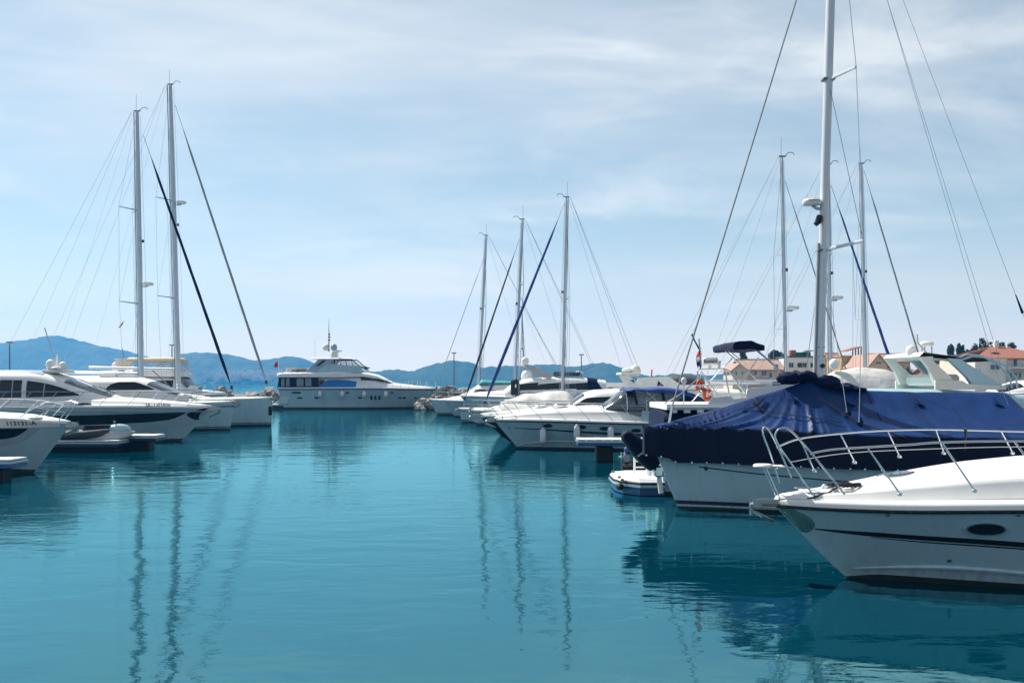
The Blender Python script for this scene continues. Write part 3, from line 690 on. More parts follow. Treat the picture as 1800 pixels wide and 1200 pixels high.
    b.part('bow_step', M().lathe([(.10, -.03), (.135, -.02), (.14, .0), (.12, .022), (.03, .026)], 20, (c[0], c[1], c[2])).box((c[0] - .16, 0, c[2] - .012), (.26, .20, .03), .01), deckw)
    for q in (-.09, .09):
        b.part('step_strut', M().tube([(c[0] - .02, q, c[2] - .02), (c[0] - .22, q * 1.2, 1.13)], .010, 6), steel)
        b.part('step_rail', M().tube([(c[0] - .05, q, c[2]), (c[0] - .33, q * 2.2, c[2] - .01), b.p(1398, 822, .38) if q > 0 else b.p(1362, 825, -.24)], .009, 6), steel)
    anchor(b, b.lx(1347), 1.02, 1.05)
    b.part('bow_plank', M().box((b.lx(1362) - .02, 0, 1.05), (.42, .20, .04), .015), teak)
    # windlass with its chain and coiled line
    zc = 1.25; xw = b.lx(1452)
    w_ = b.part('windlass', M().lathe([(.10, -.06), (.10, .0), (.06, .03), (.075, .09), (.05, .11)], 14, (xw, .02, zc - .02)), steel)
    b.part('anchor_chain', M().tube([(xw, 0, zc), (xw + .3, 0, 1.19), (xw + .62, 0, 1.13), (b.lx(1358), 0, 1.10)], .014, 5), steel)
    pts = []
    for i in range(60):
        a = i * .55; rr = .10 + .05 * math.sin(i * .37); pts.append((b.lx(1474) + rr * 1.6 * math.cos(a), .22 + rr * math.sin(a), zc + .07 + .05 * abs(math.sin(i * .9))))
    ln = obj('mooring_line', M().tube([b.world(p) for p in pts + [(b.lx(1440), .30, zc - .02), (b.lx(1420), .33, 1.19), (b.lx(1405), .25, 1.15)]], .014, 5), ropem)
    tag(ln, 'dark mooring line coiled on the foredeck of the nearest white cruiser', 'rope')
    hatch(b, (b.lx(1577), 0, 1.462), .27, .20, -.13)
    for sd in (1, -1):                                            # moulded joints and non-skid panels
        def dp(u, f):
            bb = h.bd(u); return Vector((h.x(u, h.sh(u)), sd * bb * f, 0))
        cf = pch([(0, .03), (.06, .13), (.14, .30), (.25, .46), (.40, .56), (.55, .58), (.62, .30), (1, .12)])
        def dz(u, f): return h.sh(u) + .11 + cf(u) * (.63 + .37 * (1 - (f / .63) ** 1.6))
        for f in (.33,): b.part('deck_seam', M().tube([dp(u, f) + Vector((0, 0, dz(u, f) - .004)) for u in np.linspace(.07, .5, 20)], .007, 4), greyw)
        for ua, ub in ((.10, .19), (.20, .29), (.30, .40)):
            rows = [[dp(u, f) + Vector((0, 0, dz(u, f) + .001)) for f in np.linspace(.37, .58, 6)] for u in np.linspace(ua, ub, 6)]
            b.part('nonskid_panel', M().loft(rows), nonskid, ang=80)
    cleat(b, (b.lx(1425), .30, 1.19)); cleat(b, (b.lx(1422), -.28, 1.20))
    b.part('chain_locker_lid', M().box((b.lx(1432), 0, 1.235), (.34, .44, .02), .008), deckw)
    # beyond the frame: windscreen, coaming and arch
    ws = House([(-6.6, 1.22, 1.25, 2.12, 3.5), (-4.9, 1.24, 1.4, 2.10, 3.5), (-4.1, 1.02, 1.45, 1.78, 3), (-3.7, .8, 1.55, 1.64, 2.6)])
    b.part('windscreen', ws.mesh(), glassb)
    b.part('windscreen_frame', M().tube([ws.pt(-6.5, a) for a in [math.pi * i / 16 for i in range(17)]], .03, 6), steel)
    b.part('radar_arch', M().tube([(-7.6, 1.4, 1.2), (-7.3, 1.35, 2.3), (-7.2, 1.0, 2.62), (-7.2, -1.0, 2.62), (-7.3, -1.35, 2.3), (-7.6, -1.4, 1.2)], .10, 8, ell=1.8), white)
    return b, h
near_b, near_h = build_near_cruiser()

# ================================================================ sailing yacht under a blue winter cover
def build_covered():
    b = Boat('covered_sailing_yacht', 'sailing yacht under a large royal blue boat cover with tall mast', 'sailboat', 1192, 22.0, -1)
    h = Hull(12.6, b.lx(1153), [(0, 1.24), (.5, 1.12), (1, 1.1)],
             [(0, .05), (.05, .34), (.14, .86), (.3, 1.48), (.5, 1.86), (.7, 1.92), (1, 1.6)], [(0, .03), (.05, .22), (.14, .62), (.3, 1.18), (.5, 1.6), (.7, 1.68), (1, 1.2)], p=.9, tr=-.4)
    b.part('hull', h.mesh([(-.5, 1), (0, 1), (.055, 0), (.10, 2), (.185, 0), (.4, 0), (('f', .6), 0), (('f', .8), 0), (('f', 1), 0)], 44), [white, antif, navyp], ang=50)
    b.part('deck', h.deck([(0, .05), (.3, .12), (1, .1)], toe=.06, side=.97, trunk=.8), deckw)
    lo = [b.onhull(h, *q) for q in ((1228, 821), (1300, 830), (1380, 838), (1500, 848), (1800, 862))]; hi = [(x, z + .028) for x, z in lo]
    b.part('cove_stripe', h.strip(lo, hi, off=.003), navyp)
    x, z = b.onhull(h, 1241, 824); b.part('stripe_emblem', h.oval(x, z + .012, .05, .06, off=.007, pw=1.0, n=8, sides=(b.near,)), navyp)
    # ---- cover
    rid = [b.p(*q) for q in ((1131, 751), (1165, 744), (1250, 722), (1330, 697), (1390, 679), (1424, 668), (1450, 675), (1480, 683), (1540, 687), (1640, 689), (1762, 690), (1790, 712), (1830, 748))]
    rf = pch(sorted((q[0], q[2]) for q in rid)); xf0, xf1 = rid[0][0], rid[-1][0]
    def ew(x):
        u = h.u_at(min(x, h.x(0, 1.2)), 1.2); e = max(h.bd(u) + .05, .34); d = xf0 - x
        return e * min(1, (.35 + .65 * min(1, d / .25)))
    ez = pch(sorted([(xf0, 1.80), (b.lx(1180), 1.79), (b.lx(1300), 1.80), (b.lx(1450), 1.70), (b.lx(1600), 1.66), (xf1, 1.62)]))
    sb = pch(sorted([(xf0, 1.18), (b.lx(1150), 1.16), (b.lx(1170), 1.13), (b.lx(1186), 1.03), (b.lx(1250), 1.04), (b.lx(1340), 1.02), (b.lx(1500), .98), (xf1, .95)]))
    nx, ns, nk = 230, 22, 8; rows = []; xm = b.lx(1440)
    def folds(x, t, sd):
        d = (xm - x); fr = 1.0 if x > xm - .3 else .35
        ph = mnoise.noise(Vector((x * .8, sd * 3.0, t * .6))) * 3.0
        fan = (x - xm) / (.35 + .65 * t) if x > xm else (x - xm)
        a = (1 - abs(math.sin(fan * 5.6 + ph))) ** 2 * 1.1 + (1 - abs(math.sin(fan * 9.2 + 1.3 + ph * 1.4))) ** 2 * .6 + math.sin(fan * 27 + ph * 2) * .10 - .55
        env = .25 + .75 * max(0, mnoise.noise(Vector((x * 1.4, sd, 4.2))) + .55)
        return a * .070 * fr * env * (t ** .8)
    for i in range(nx + 1):
        x = xf0 + (xf1 - xf0) * i / nx; e, zr, ze, zs = ew(x), rf(x), ez(x), sb(x); zr = max(zr, ze + .01); row = []
        def sidepts(sd):
            up = []
            for j in range(ns + 1):
                t = j / ns; sag = -.07 * math.sin(math.pi * t) * min(1, (zr - ze) * 1.2); y = .06 + (e - .06) * t; z = zr + (ze - zr) * t + sag
                dsp = folds(x, t, sd) + .02 * mnoise.noise(Vector((x * 2.2, y * 2.2 * sd, 1.0)))
                nz_ = Vector((0, (zr - ze), e)).normalized(); up.append((x, sd * (y + nz_.y * dsp), z + nz_.z * dsp))
            dn = []
            for j in range(1, nk + 1):
                t = j / nk; wv = .030 * math.sin(x * 4.1 + sd) * t + .022 * math.sin(x * 9.7 + 1.7 * t) * t + .03 * mnoise.noise(Vector((x * 1.7, sd * 2.0, t * 2)))
                base = max(h.hw(h.u_at(min(x, h.x(0, 1.0)), 1.0), 1.0) + .13, e * .88) if t > .3 else e
                dn.append((x, sd * (e + (base - e) * t + wv + .012), ze + (zs - ze) * t))
            return up, dn
        u1, d1 = sidepts(1); u2, d2 = sidepts(-1)
        rows.append(d1[::-1] + u1[::-1] + u2 + d2)
    nrow = len(rows[0])
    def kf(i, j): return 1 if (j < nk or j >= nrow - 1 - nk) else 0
    cm = M().loft(rows, cap0=False, cap1=False, kf=kf)
    r0 = rows[0]; cm.add(r0, [[j, j + 1, nrow - 2 - j, nrow - 1 - j] for j in range(nrow // 2 - 1)], 1)
    cover = b.part('cover', cm, [tarpm, skirtm], ang=70)
    for px in (1215, 1275, 1355, 1405, 1560, 1640, 1700):           # cloth seams
        i = min(range(nx + 1), key=lambda q: abs(rows[q][nk][0] - b.lx(px, 1.3)))
        b.part('cover_seam', M().tube([Vector(p) + Vector((0, .004, .003)) for p in rows[i][:nk + ns + 1]], .007, 4), navyc, cover)
    for px in range(1150, 1800, 26):                               # eyelets along the hem
        i = min(range(nx + 1), key=lambda q: abs(rows[q][0][0] - b.lx(px, 1.3))); e_ = Vector(rows[i][0]) * .9 + Vector(rows[i][1]) * .1
        b.part('eyelet', M().lathe([(.022, -.006), (.022, .006)], 8, tuple(e_), ax='y'), steel, cover)
    def surf(px, py):                                         # point on the near slope of the cover
        n = 1.0
        for _ in range(14):
            x, z = b.lx(px, n), b.lz(py, n); e, zr, ze = ew(x), rf(x), ez(x)
            n = .06 + (e - .06) * min(max((zr - z) / max(zr - ze, .02), 0), 1)
        return Vector((x, b.near * n, z))
    for px, py in ((1393, 699), (1491, 705), (1613, 706), (1752, 707)):
        c = surf(px, py); m = M(); rr = []
        for j in range(9):
            a = math.pi * j / 8; rr.append([(c[0] + .10 - .02, c[1] - .02, c[2] + .12), (c[0] - .04 + .105 * math.cos(a), c[1] + b.near * (.10 * math.sin(a) + .02), c[2] - .06 + .03 * math.cos(a)), (c[0] - .05 + .09 * math.cos(a), c[1] + b.near * (.085 * math.sin(a) + .015), c[2] - .075 + .03 * math.cos(a))])
        b.part('vent_scoop', m.loft(rr), [tarpm], cover)
        b.part('vent_mouth', M().add([q[2] for q in rr], [list(range(9))]), dark, cover)
    b.part('tie_rope', M().tube([surf(1300, 718) + Vector((0, .03, 0)), surf(1326, 714) + Vector((0, .04, 0)), surf(1345, 722) + Vector((0, .03, 0)), surf(1400, 730) + Vector((0, .02, 0)), surf(1480, 742) + Vector((0, .02, 0))], .011, 5), ropem, cover)
    b.part('tie_rope', M().tube([surf(1323, 706) + Vector((0, .05, 0)), surf(1327, 712) + Vector((0, .07, 0)), surf(1342, 699) + Vector((0, .05, .0))], [.03, .035, .02], 5), ropem, cover)
    for px, py in ((1490, 725), (1511, 741)):
        c = surf(px, py); b.part('shroud_boot', M().tube([c + Vector((0, .02, -.10)), c + Vector((0, .03, 0)), c + Vector((0, .02, .10))], [.05, .07, .02], 8), navyc, cover)
    for (p0, p1) in (((1508, 742), (1440, 700)), ((1512, 744), (1590, 768))):
        b.part('lacing', M().tube([surf(*p0) + Vector((0, .03, 0)), surf((p0[0] + p1[0]) / 2, (p0[1] + p1[1]) / 2) + Vector((0, .03, 0)), surf(*p1) + Vector((0, .03, 0))], .014, 5), ropem, cover)
    # bundled sail on the ridge at the mast
    m = M()
    for i, (px, py, n, rx, rz) in enumerate(((1386, 664, .0, .22, .12), (1412, 661, .05, .26, .12), (1450, 672, .1, .34, .14), (1475, 680, .05, .30, .11), (1500, 684, 0, .3, .08))):
        c = b.p(px, py, n); q = M().ell(c, (rx, .22, rz), 18, 12)
        q.xf(lambda p: p + Vector((0, 0, 0)) + .09 * Vector((mnoise.noise(p * 5 + Vector((9, 0, i))), mnoise.noise(p * 5 + Vector((0, 7, i))), mnoise.noise(p * 6))))
        m.add(q.v, q.f)
    b.part('bundled_sail', m, navyc, ang=60)
    # ---- rig
    z0 = 1.2; mx = lambda z: b.lx(1440) + (b.lx(1460) - b.lx(1440)) * (z - b.lz(668)) / (b.lz(0) - b.lz(668)); top = 14.6
    n = 12; zs = [z0 + (top - z0) * i / n for i in range(n + 1)]
    mast = b.part('mast', M().tube([(mx(z), 0, z) for z in zs], .118, 16, ell=.80), aluw)
    b.part('sail_track', M().tube([(mx(z) + .117, 0, z) for z in (2.3, 5.85)], .030, 6), aluw, mast)
    b.part('mast_slot', M().tube([(mx(z) + .10, b.near * .055, z) for z in (2.3, 5.85)], .010, 4), wire, mast)
    for z in (3.55, 3.35): b.part('mast_step', M().box((mx(z), b.near * .10, z), (.16, .02, .015)), wire, mast)
    for py in (322, 575): z = b.lz(py); b.part('halyard_exit', M().box((mx(z) - .03, b.near * .089, z), (.035, .02, .24)), dark, mast)
    b.part('winch', M().lathe([(.05, -.05), (.04, 0), (.05, .05)], 10, (mx(2.95) - .02, b.near * .14, b.lz(643)), ax='y'), blackp, mast)
    tips = {}
    for (rpx, rpy, tpx, tpy, n_) in ((1442, 440, 1517, 423, 1.05), (1451, 140, 1505, 118, .95)):
        tipn = Vector(b.p(tpx, tpy, n_)); z = b.lz(rpy)
        for sd in (1, -1):
            t = Vector((tipn.x, sd * tipn.y, tipn.z)); b.part('spreader', M().tube([(mx(z), 0, z), t], [.045, .030], 8, ell=.55), aluw, mast)
        b.part('spreader_bracket', M().box((mx(z), 0, z), (.27, .22, .05), .01), wire, mast); tips[rpy] = tipn
    near_s = b.near
    cp = Vector(b.p(1510, 742, 1.62))
    for sd in (1, -1):
        f = lambda v: Vector((v.x, sd * near_s * abs(v.y), v.z))
        base = f(cp) if sd == near_s else Vector((cp.x, -near_s * 1.62, cp.z))
        b.part('shroud', M().tube([base, Vector((tips[440].x, sd * near_s * abs(tips[440].y) * near_s * near_s, tips[440].z)), Vector((tips[140].x, sd * near_s * abs(tips[140].y), tips[140].z)), (mx(top - .2), 0, top - .2)], .0085, 5), wirel)
        b.part('lower_shroud', M().tube([Vector((base.x + .25, base.y, base.z + .2)), (mx(b.lz(448)), sd * near_s * .08, b.lz(448))], .0075, 5), wirel)
        b.part('diagonal_shroud', M().tube([(tips[440].x, sd * near_s * abs(tips[440].y), tips[440].z), (mx(b.lz(150)), sd * near_s * .08, b.lz(150))], .0065, 5), wire)
    b.part('forestay', M().tube([(mx(13.6) + .1, 0, 13.6), b.p(1182, 712, 0)], .018, 6), greysail)
    b.part('turnbuckle', M().tube([b.p(1182, 712, 0), (b.lx(1168), 0, 1.3)], .03, 6), steel)
    for (tx, ex, ey, n_) in ((1472, 1775, 691, .0), (1486, 1762, 688, .5), (1500, 1832, 640, .9)):
        b.part('backstay', M().tube([(mx(top) - .1 - (tx - 1472) * .004, 0, top - .02), b.p(ex, ey, n_), (b.p(ex, ey, n_)[0] - .6, b.p(ex, ey, n_)[1], 1.2)], .0055, 5), wirel)
    b.part('stay_tensioner', M().tube([Vector((mx(top) - .1 - 28 * .004, 0, top - .02)).lerp(Vector(b.p(1832, 640, .9)), q) for q in (.87, .90, .905)], [.012, .03, .035], 6), blackp)
    windex(b, mx(top), top)
    c = b.p(1427, 356, 0); radar(b, c, .215, mast)
    b.part('radar_bracket', M().tube([(c[0] - .02, 0, c[2] - .075), (c[0] - .10, 0, c[2] - .13), (mx(c[2]) + .05, 0, c[2] - .15)], .035, 8), white, mast)
    tm = text_mesh('Raymarine', .040)
    def wrap(p):
        a = p.x / .212; return Vector((c[0] - .214 * math.sin(a) + .0, c[1] + near_s * .216 * math.cos(a), c[2] + p.y + .008))
    b.part('radar_lettering', tm.xf(wrap), textm, mast)
    c = b.p(1441, 387, .10); b.part('deck_light', M().tube([(c[0] - .02, c[1] - .06, c[2] + .10), (c[0], c[1], c[2] + .08), (c[0] + .04, c[1], c[2] - .04), (c[0] + .10, c[1], c[2] - .10)], [.03, .07, .075, .05], 10), blackp, mast)
    b.part('boom', M().tube([(mx(2.3), 0, 2.40), (b.lx(1765), 0, 2.46)], .09, 10), aluw)
    return b, h
cov_b, cov_h = build_covered()

# ================================================================ fishing cruiser with swim platform and flybridge
def build_fisher():
    b = Boat('flybridge_cruiser', 'flybridge cruiser showing swim platform, navy bimini and orange lifebuoys behind the covered yacht', 'motorboat', 1900, 25.9, +1)
    X = b.lx
    L = X(1900) - X(1150)
    h = Hull(L, .9, [(0, 1.6), (.5, 1.2), (1, 1.02)], [(0, .04), (.08, .6), (.25, 1.2), (.5, 1.55), (1, 1.55)], [(0, .02), (.1, .4), (.3, 1.0), (.6, 1.35), (1, 1.4)], p=1.2)
    b.part('hull', h.mesh([(-.45, 1), (0, 1), (.1, 0), (('f', .45), 0), (('f', .8), 2), (('f', .9), 0), (('f', 1), 0)]), [white, antif, navyp])
    b.part('deck', h.deck([(0, .05), (.3, .35), (.45, .4), (.5, .06), (1, .05)], toe=.07), deckw)
    # swim platform with chamfered outer corner
    x0, x1 = X(1074), X(1152); w_ = 1.62
    def slab(z0, z1, g, nm, mt, par=None):
        pl = [(x1, -w_ - g), (x0 + .55, -w_ - g), (x0 + .12 - g, -w_ + .55), (x0 - g, -.5), (x0 - g, .5), (x0 + .12 - g, w_ - .55), (x0 + .55, w_ + g), (x1, w_ + g)]
        return b.part(nm, M().loft([[(x, y, z0) for x, y in pl], [(x, y, z1) for x, y in pl]], True, True, True), mt, par, 20)
    pf = slab(.315, .345, -.02, 'swim_platform', deckw)
    slab(.268, .315, .0, 'platform_rubber', rubber, pf); slab(.205, .268, .012, 'platform_edge', white, pf); slab(.02, .205, -.05, 'platform_skirt', bluep, pf); slab(-.3, .02, -.09, 'platform_bottom', antif, pf)
    for q in range(6):
        b.part('platform_plank', M().box((x0 + .42 + .0, -1.05 + .42 * q, .350), (.50, .36, .010), .003), deckw, pf)
    b.part('foot_mat', M().box((x1 - .35, -1.15, .352), (.45, .45, .012), .004), greyw, pf)
    for yy, s in ((-1.3, 1), (-.6, 1), (.9, 1)): b.part('platform_cleat', M().box((x0 + .15, yy, .37), (.08, .10, .05), .015), teak, pf)
    for yy in (-1.2, .2): b.part('platform_bumper', M().ell((x0 + .12 - .02, yy, .19), (.10, .16, .09), 10, 6), rubber, pf)
    # boarding ladder and posts
    for q in (0, .34): b.part('ladder_rail', M().tube([(X(1122) + q, .8, .34), (X(1122) + q, .8, .95), (X(1122) + q + .04, .8, 1.02)], .030, 6), deckw, pf)
    for z in (.5, .66, .82): b.part('ladder_rung', M().tube([(X(1122), .8, z), (X(1122) + .34, .8, z)], .022, 6), deckw, pf)
    for px, yy, t in ((1152, -.9, .95), (1163, -1.1, .75), (1142, .2, .7)): b.part('transom_post', M().box((X(px), yy, .34 + t / 2 - .05), (.13, .14, t), .03), deckw, pf)
    b.part('transom', M().prism([(X(1152), .1), (X(1158), 1.05), (X(1166), 1.1), (X(1166), .1)], -1.5, 1.5), greyblue)
    # aft cockpit enclosure below the flybridge deck
    en = House([(X(1153), 1.42, 1.0, 2.05, 6), (X(1165), 1.46, 1.0, 2.10, 6), (X(1420), 1.46, 1.0, 2.10, 6)])
    b.part('cockpit_enclosure', en.mesh(), navyc)
    fd = b.part('flybridge_deck', M().loft([[(x, y, z) for y, z in ((-1.5, 2.10), (-1.55, 2.16), (-1.5, 2.24), (1.5, 2.24), (1.55, 2.16), (1.5, 2.10))] for x in (X(1156), X(1175), X(1300), X(1500))], True, True, True), deckw)
    for q, px in enumerate((1168, 1190, 1212, 1240)): b.part('deck_bracket', M().box((X(px), -1.50, 2.06), (.16, .06, .07), .01), deckw)
    b.part('side_coaming', M().prism([(X(1225), 2.24), (X(1232), 2.40), (X(1262), 2.44), (X(1268), 2.36), (X(1290), 2.40), (X(1300), 2.24)], -1.46, -1.38), deckw)
    b.part('helm_coaming', M().prism([(X(1285), 2.24), (X(1292), 2.62), (X(1355), 2.72), (X(1420), 2.74), (X(1500), 2.55), (X(1500), 2.24)], -1.40, -1.30), deckw)
    b.part('helm_console', M().box((X(1375), -.7, 2.48), (.66, .9, .46), .06), greyblue)
    b.part('seat_back', M().box((X(1368), -.95, 2.86), (.46, .30, .36), .08), navyc); b.part('seat_cushion', M().box((X(1368), -.6, 2.74), (.5, .6, .1), .04), navyc)
    # stainless arch carrying the radar
    def pipe(nm, pts, r=.020, mt=steel): return b.part(nm, M().tube([b.p(*q) for q in pts], r, 7), mt)
    for n in (.95, -.6):
        pipe('arch_leg', [(1230, 690, n), (1228, 668, n), (1226, 652, n), (1230, 649, n), (1271, 648, n), (1275, 652, n), (1283, 700, n)])
        pipe('arch_strut', [(1232, 652, n), (1262, 694, n)], .014); pipe('arch_strut', [(1272, 648, n), (1282, 652, n), (1316, 700, n)], .022)
    pipe('arch_bar', [(1230, 649, .95), (1230, 649, -.6)]); pipe('arch_bar', [(1271, 648, .95), (1271, 648, -.6)])
    c = b.p(1248, 635, .3)
    rb = b.part('radar_box', M().loft([[(c[0] + sx * a, c[1] + sy * a * .9, c[2] + z) for sx, sy in ((-.19, -.14), (-.14, -.19), (.14, -.19), (.19, -.14), (.19, .14), (.14, .19), (-.14, .19), (-.19, .14))] for a, z in ((.75, -.10), (1, -.06), (1, .05), (.85, .09))], True, True, True), deckw)
    b.part('radar_lettering', text_mesh('Raymarine', .075).xf(lambda p: Vector((c[0] + p.x * .80, c[1] - .175, c[2] + p.y - .035))), textm, rb)
    pipe('radar_post', [(1248, 641, .3), (1248, 649, .3)], .04, deckw); pipe('horn', [(1264, 634, .5), (1264, 648, .5)], [.05, .03], deckw)
    pipe('gaff_pole', [(1212, 711, 1.0), (1250, 668, .9), (1287, 630, .8)], .012); pipe('stern_rail', [(1168, 709, 1.3), (1200, 690, 1.3), (1228, 664, 1.1)], .016)
    pipe('flybridge_rail', [(1222, 678, 1.35), (1280, 675.5, 1.35), (1372, 674, 1.35)], .016, deckw)
    pipe('flybridge_rail', [(1248, 703, 1.4), (1262, 680, 1.35)], .013); pipe('flybridge_rail', [(1308, 698, 1.3), (1314, 676, 1.3)], .013)
    pipe('instrument_pole', [(1217, 587, .2), (1220, 597, .2), (1230, 615, .2), (1231, 649, .2)], [.035, .02, .022, .02], ropem); pipe('light_mast', [(1229, 595, -.2), (1230, 640, -.2)], [.025, .02])
    # folded bimini
    for n in (1.1, -.9):
        pipe('bimini_frame', [(1275, 616, n), (1300, 638, n), (1337, 674, n)], .013); pipe('bimini_frame', [(1279, 614, n), (1304, 634, n)], .012)
        pipe('bimini_frame', [(1318, 607, n), (1345, 629, n), (1392, 672, n)], .015); pipe('bimini_frame', [(1322, 607, n), (1366, 645, n)], .013); pipe('bimini_leg', [(1334, 628, n), (1318, 650, n), (1300, 677, n), (1318, 692, n)], .014)
        pipe('bimini_leg', [(1287, 628, n), (1270, 648, n)], .010)
    m = M(); rw = []
    for i in range(13):
        t = i / 12; px = 1270 + 53 * t; py = 612 - 3 * math.sin(t * 3.0) + 3 * t * t; rr = (.105 + .03 * math.sin(t * 2.6) - .06 * t) * min(1, .55 + t * 5)
        cx = b.p(px, py, 0); rw.append([(cx[0], y + .0, cx[2] + d) for y, d in ((-1.25, -rr), (-1.25, rr), (-.6, rr * 1.1), (0, rr * 1.15), (.6, rr * 1.1), (1.25, rr), (1.25, -rr), (.4, -rr * .9), (-.4, -rr * .9))])
    m.loft(rw, True, True, True); m.xf(lambda p: p + .025 * Vector((mnoise.noise(p * 4), mnoise.noise(p * 4 + Vector((5, 0, 0))), mnoise.noise(p * 5))))
    b.part('folded_bimini', m, navyc, ang=60)
    # lifebuoys hung on the arch rail (things of their own)
    for i, (px, py, ry) in enumerate(((1230, 678, .125), (1243, 692, .14))):
        q = Vector(b.world(b.p(px, py, 1.2))); o = empty('lifebuoy', q); tag(o, ['orange horseshoe lifebuoy strapped upright below the radar arch', 'orange horseshoe lifebuoy hanging lower, right beside the first'][i], 'lifebuoy', 'orange lifebuoys')
        m = M(); pts = []
        for j in range(18):
            a = R(-60 + 300 * j / 17) if i == 0 else R(120 + 300 * j / 17); pts.append((.07 * math.cos(a), .04 * math.sin(2 * a), ry * math.sin(a)))
        obj('ring', m.tube(pts, .048, 8, ell=.8), orange, o); obj('strap', M().tube([(.06, -.05, -.04), (.11, -.05, .03)], .035, 6), whitecl, o); obj('cord', M().tube([(0, -.02, ry), (.03, 0, ry + .2)], .012, 4), ropew, o)
    q = b.p(1202, 669, 1.2); bo = empty('mooring_ball', b.world((q[0], q[1], 2.24))); tag(bo, 'round white ball on a stick at the flybridge edge', 'ball')
    obj('ball', M().ell((0, 0, q[2] - 2.24), (.075, .075, .085), 14, 10), fendm, bo); obj('stick', M().tube([(0, 0, 0), (0, 0, q[2] - 2.3)], .014, 6), white, bo)
    flagstaff('ensign', b.world(b.p(1233, 645, .4)), b.world(b.p(1231, 611, .4)), None, 'small red, white and blue flag hanging limp beside the boxy radar', 'flag', [redm, whitecl, bluecl], drop=.42, wid=.12)
    return b
fish_b = build_fisher()
# raised gangway in a black sleeve, lashed over the platform
g = Boat('gangway', 'raised gangway in a black sleeve leaning out over the swim platform', 'gangway', 1150, 23.2, -1)
P0, P1 = Vector(g.p(1153, 818, 0)), Vector(g.p(1096, 760, 0)); d = P1 - P0
rows = []
for t, rr in ((0, .05), (.02, .17), (.2, .20), (.45, .20), (.7, .17), (.92, .13), (.98, .09), (1.0, .03)):
    c = P0 + d * t; rows.append([c + Vector((rr * math.cos(a) * .85, .32 * math.copysign(abs(math.sin(a)) ** .6, math.sin(a)), -rr * math.cos(a) * .80)) for a in [2 * math.pi * q / 12 for q in range(12)]])
g.part('sleeve', M().loft(rows, True, True, True), skirtm, ang=60)
g.part('lashing', M().tube([P0 + d * .46 + Vector((.12, .30, -.12)), P0 + d * .44 + Vector((.0, .345, .0)), P0 + d * .40 + Vector((-.12, .30, .12))], .022, 5), greyw)
g.part('pivot', M().box(tuple(P0 + Vector((-.05, 0, -.12))), (.22, .4, .26), .04), steel)
g.part('support_post', M().tube([P0 + Vector((-.05, 0, -.1)), Vector((P0.x - .12, 0, .2))], .06, 8), deckw)

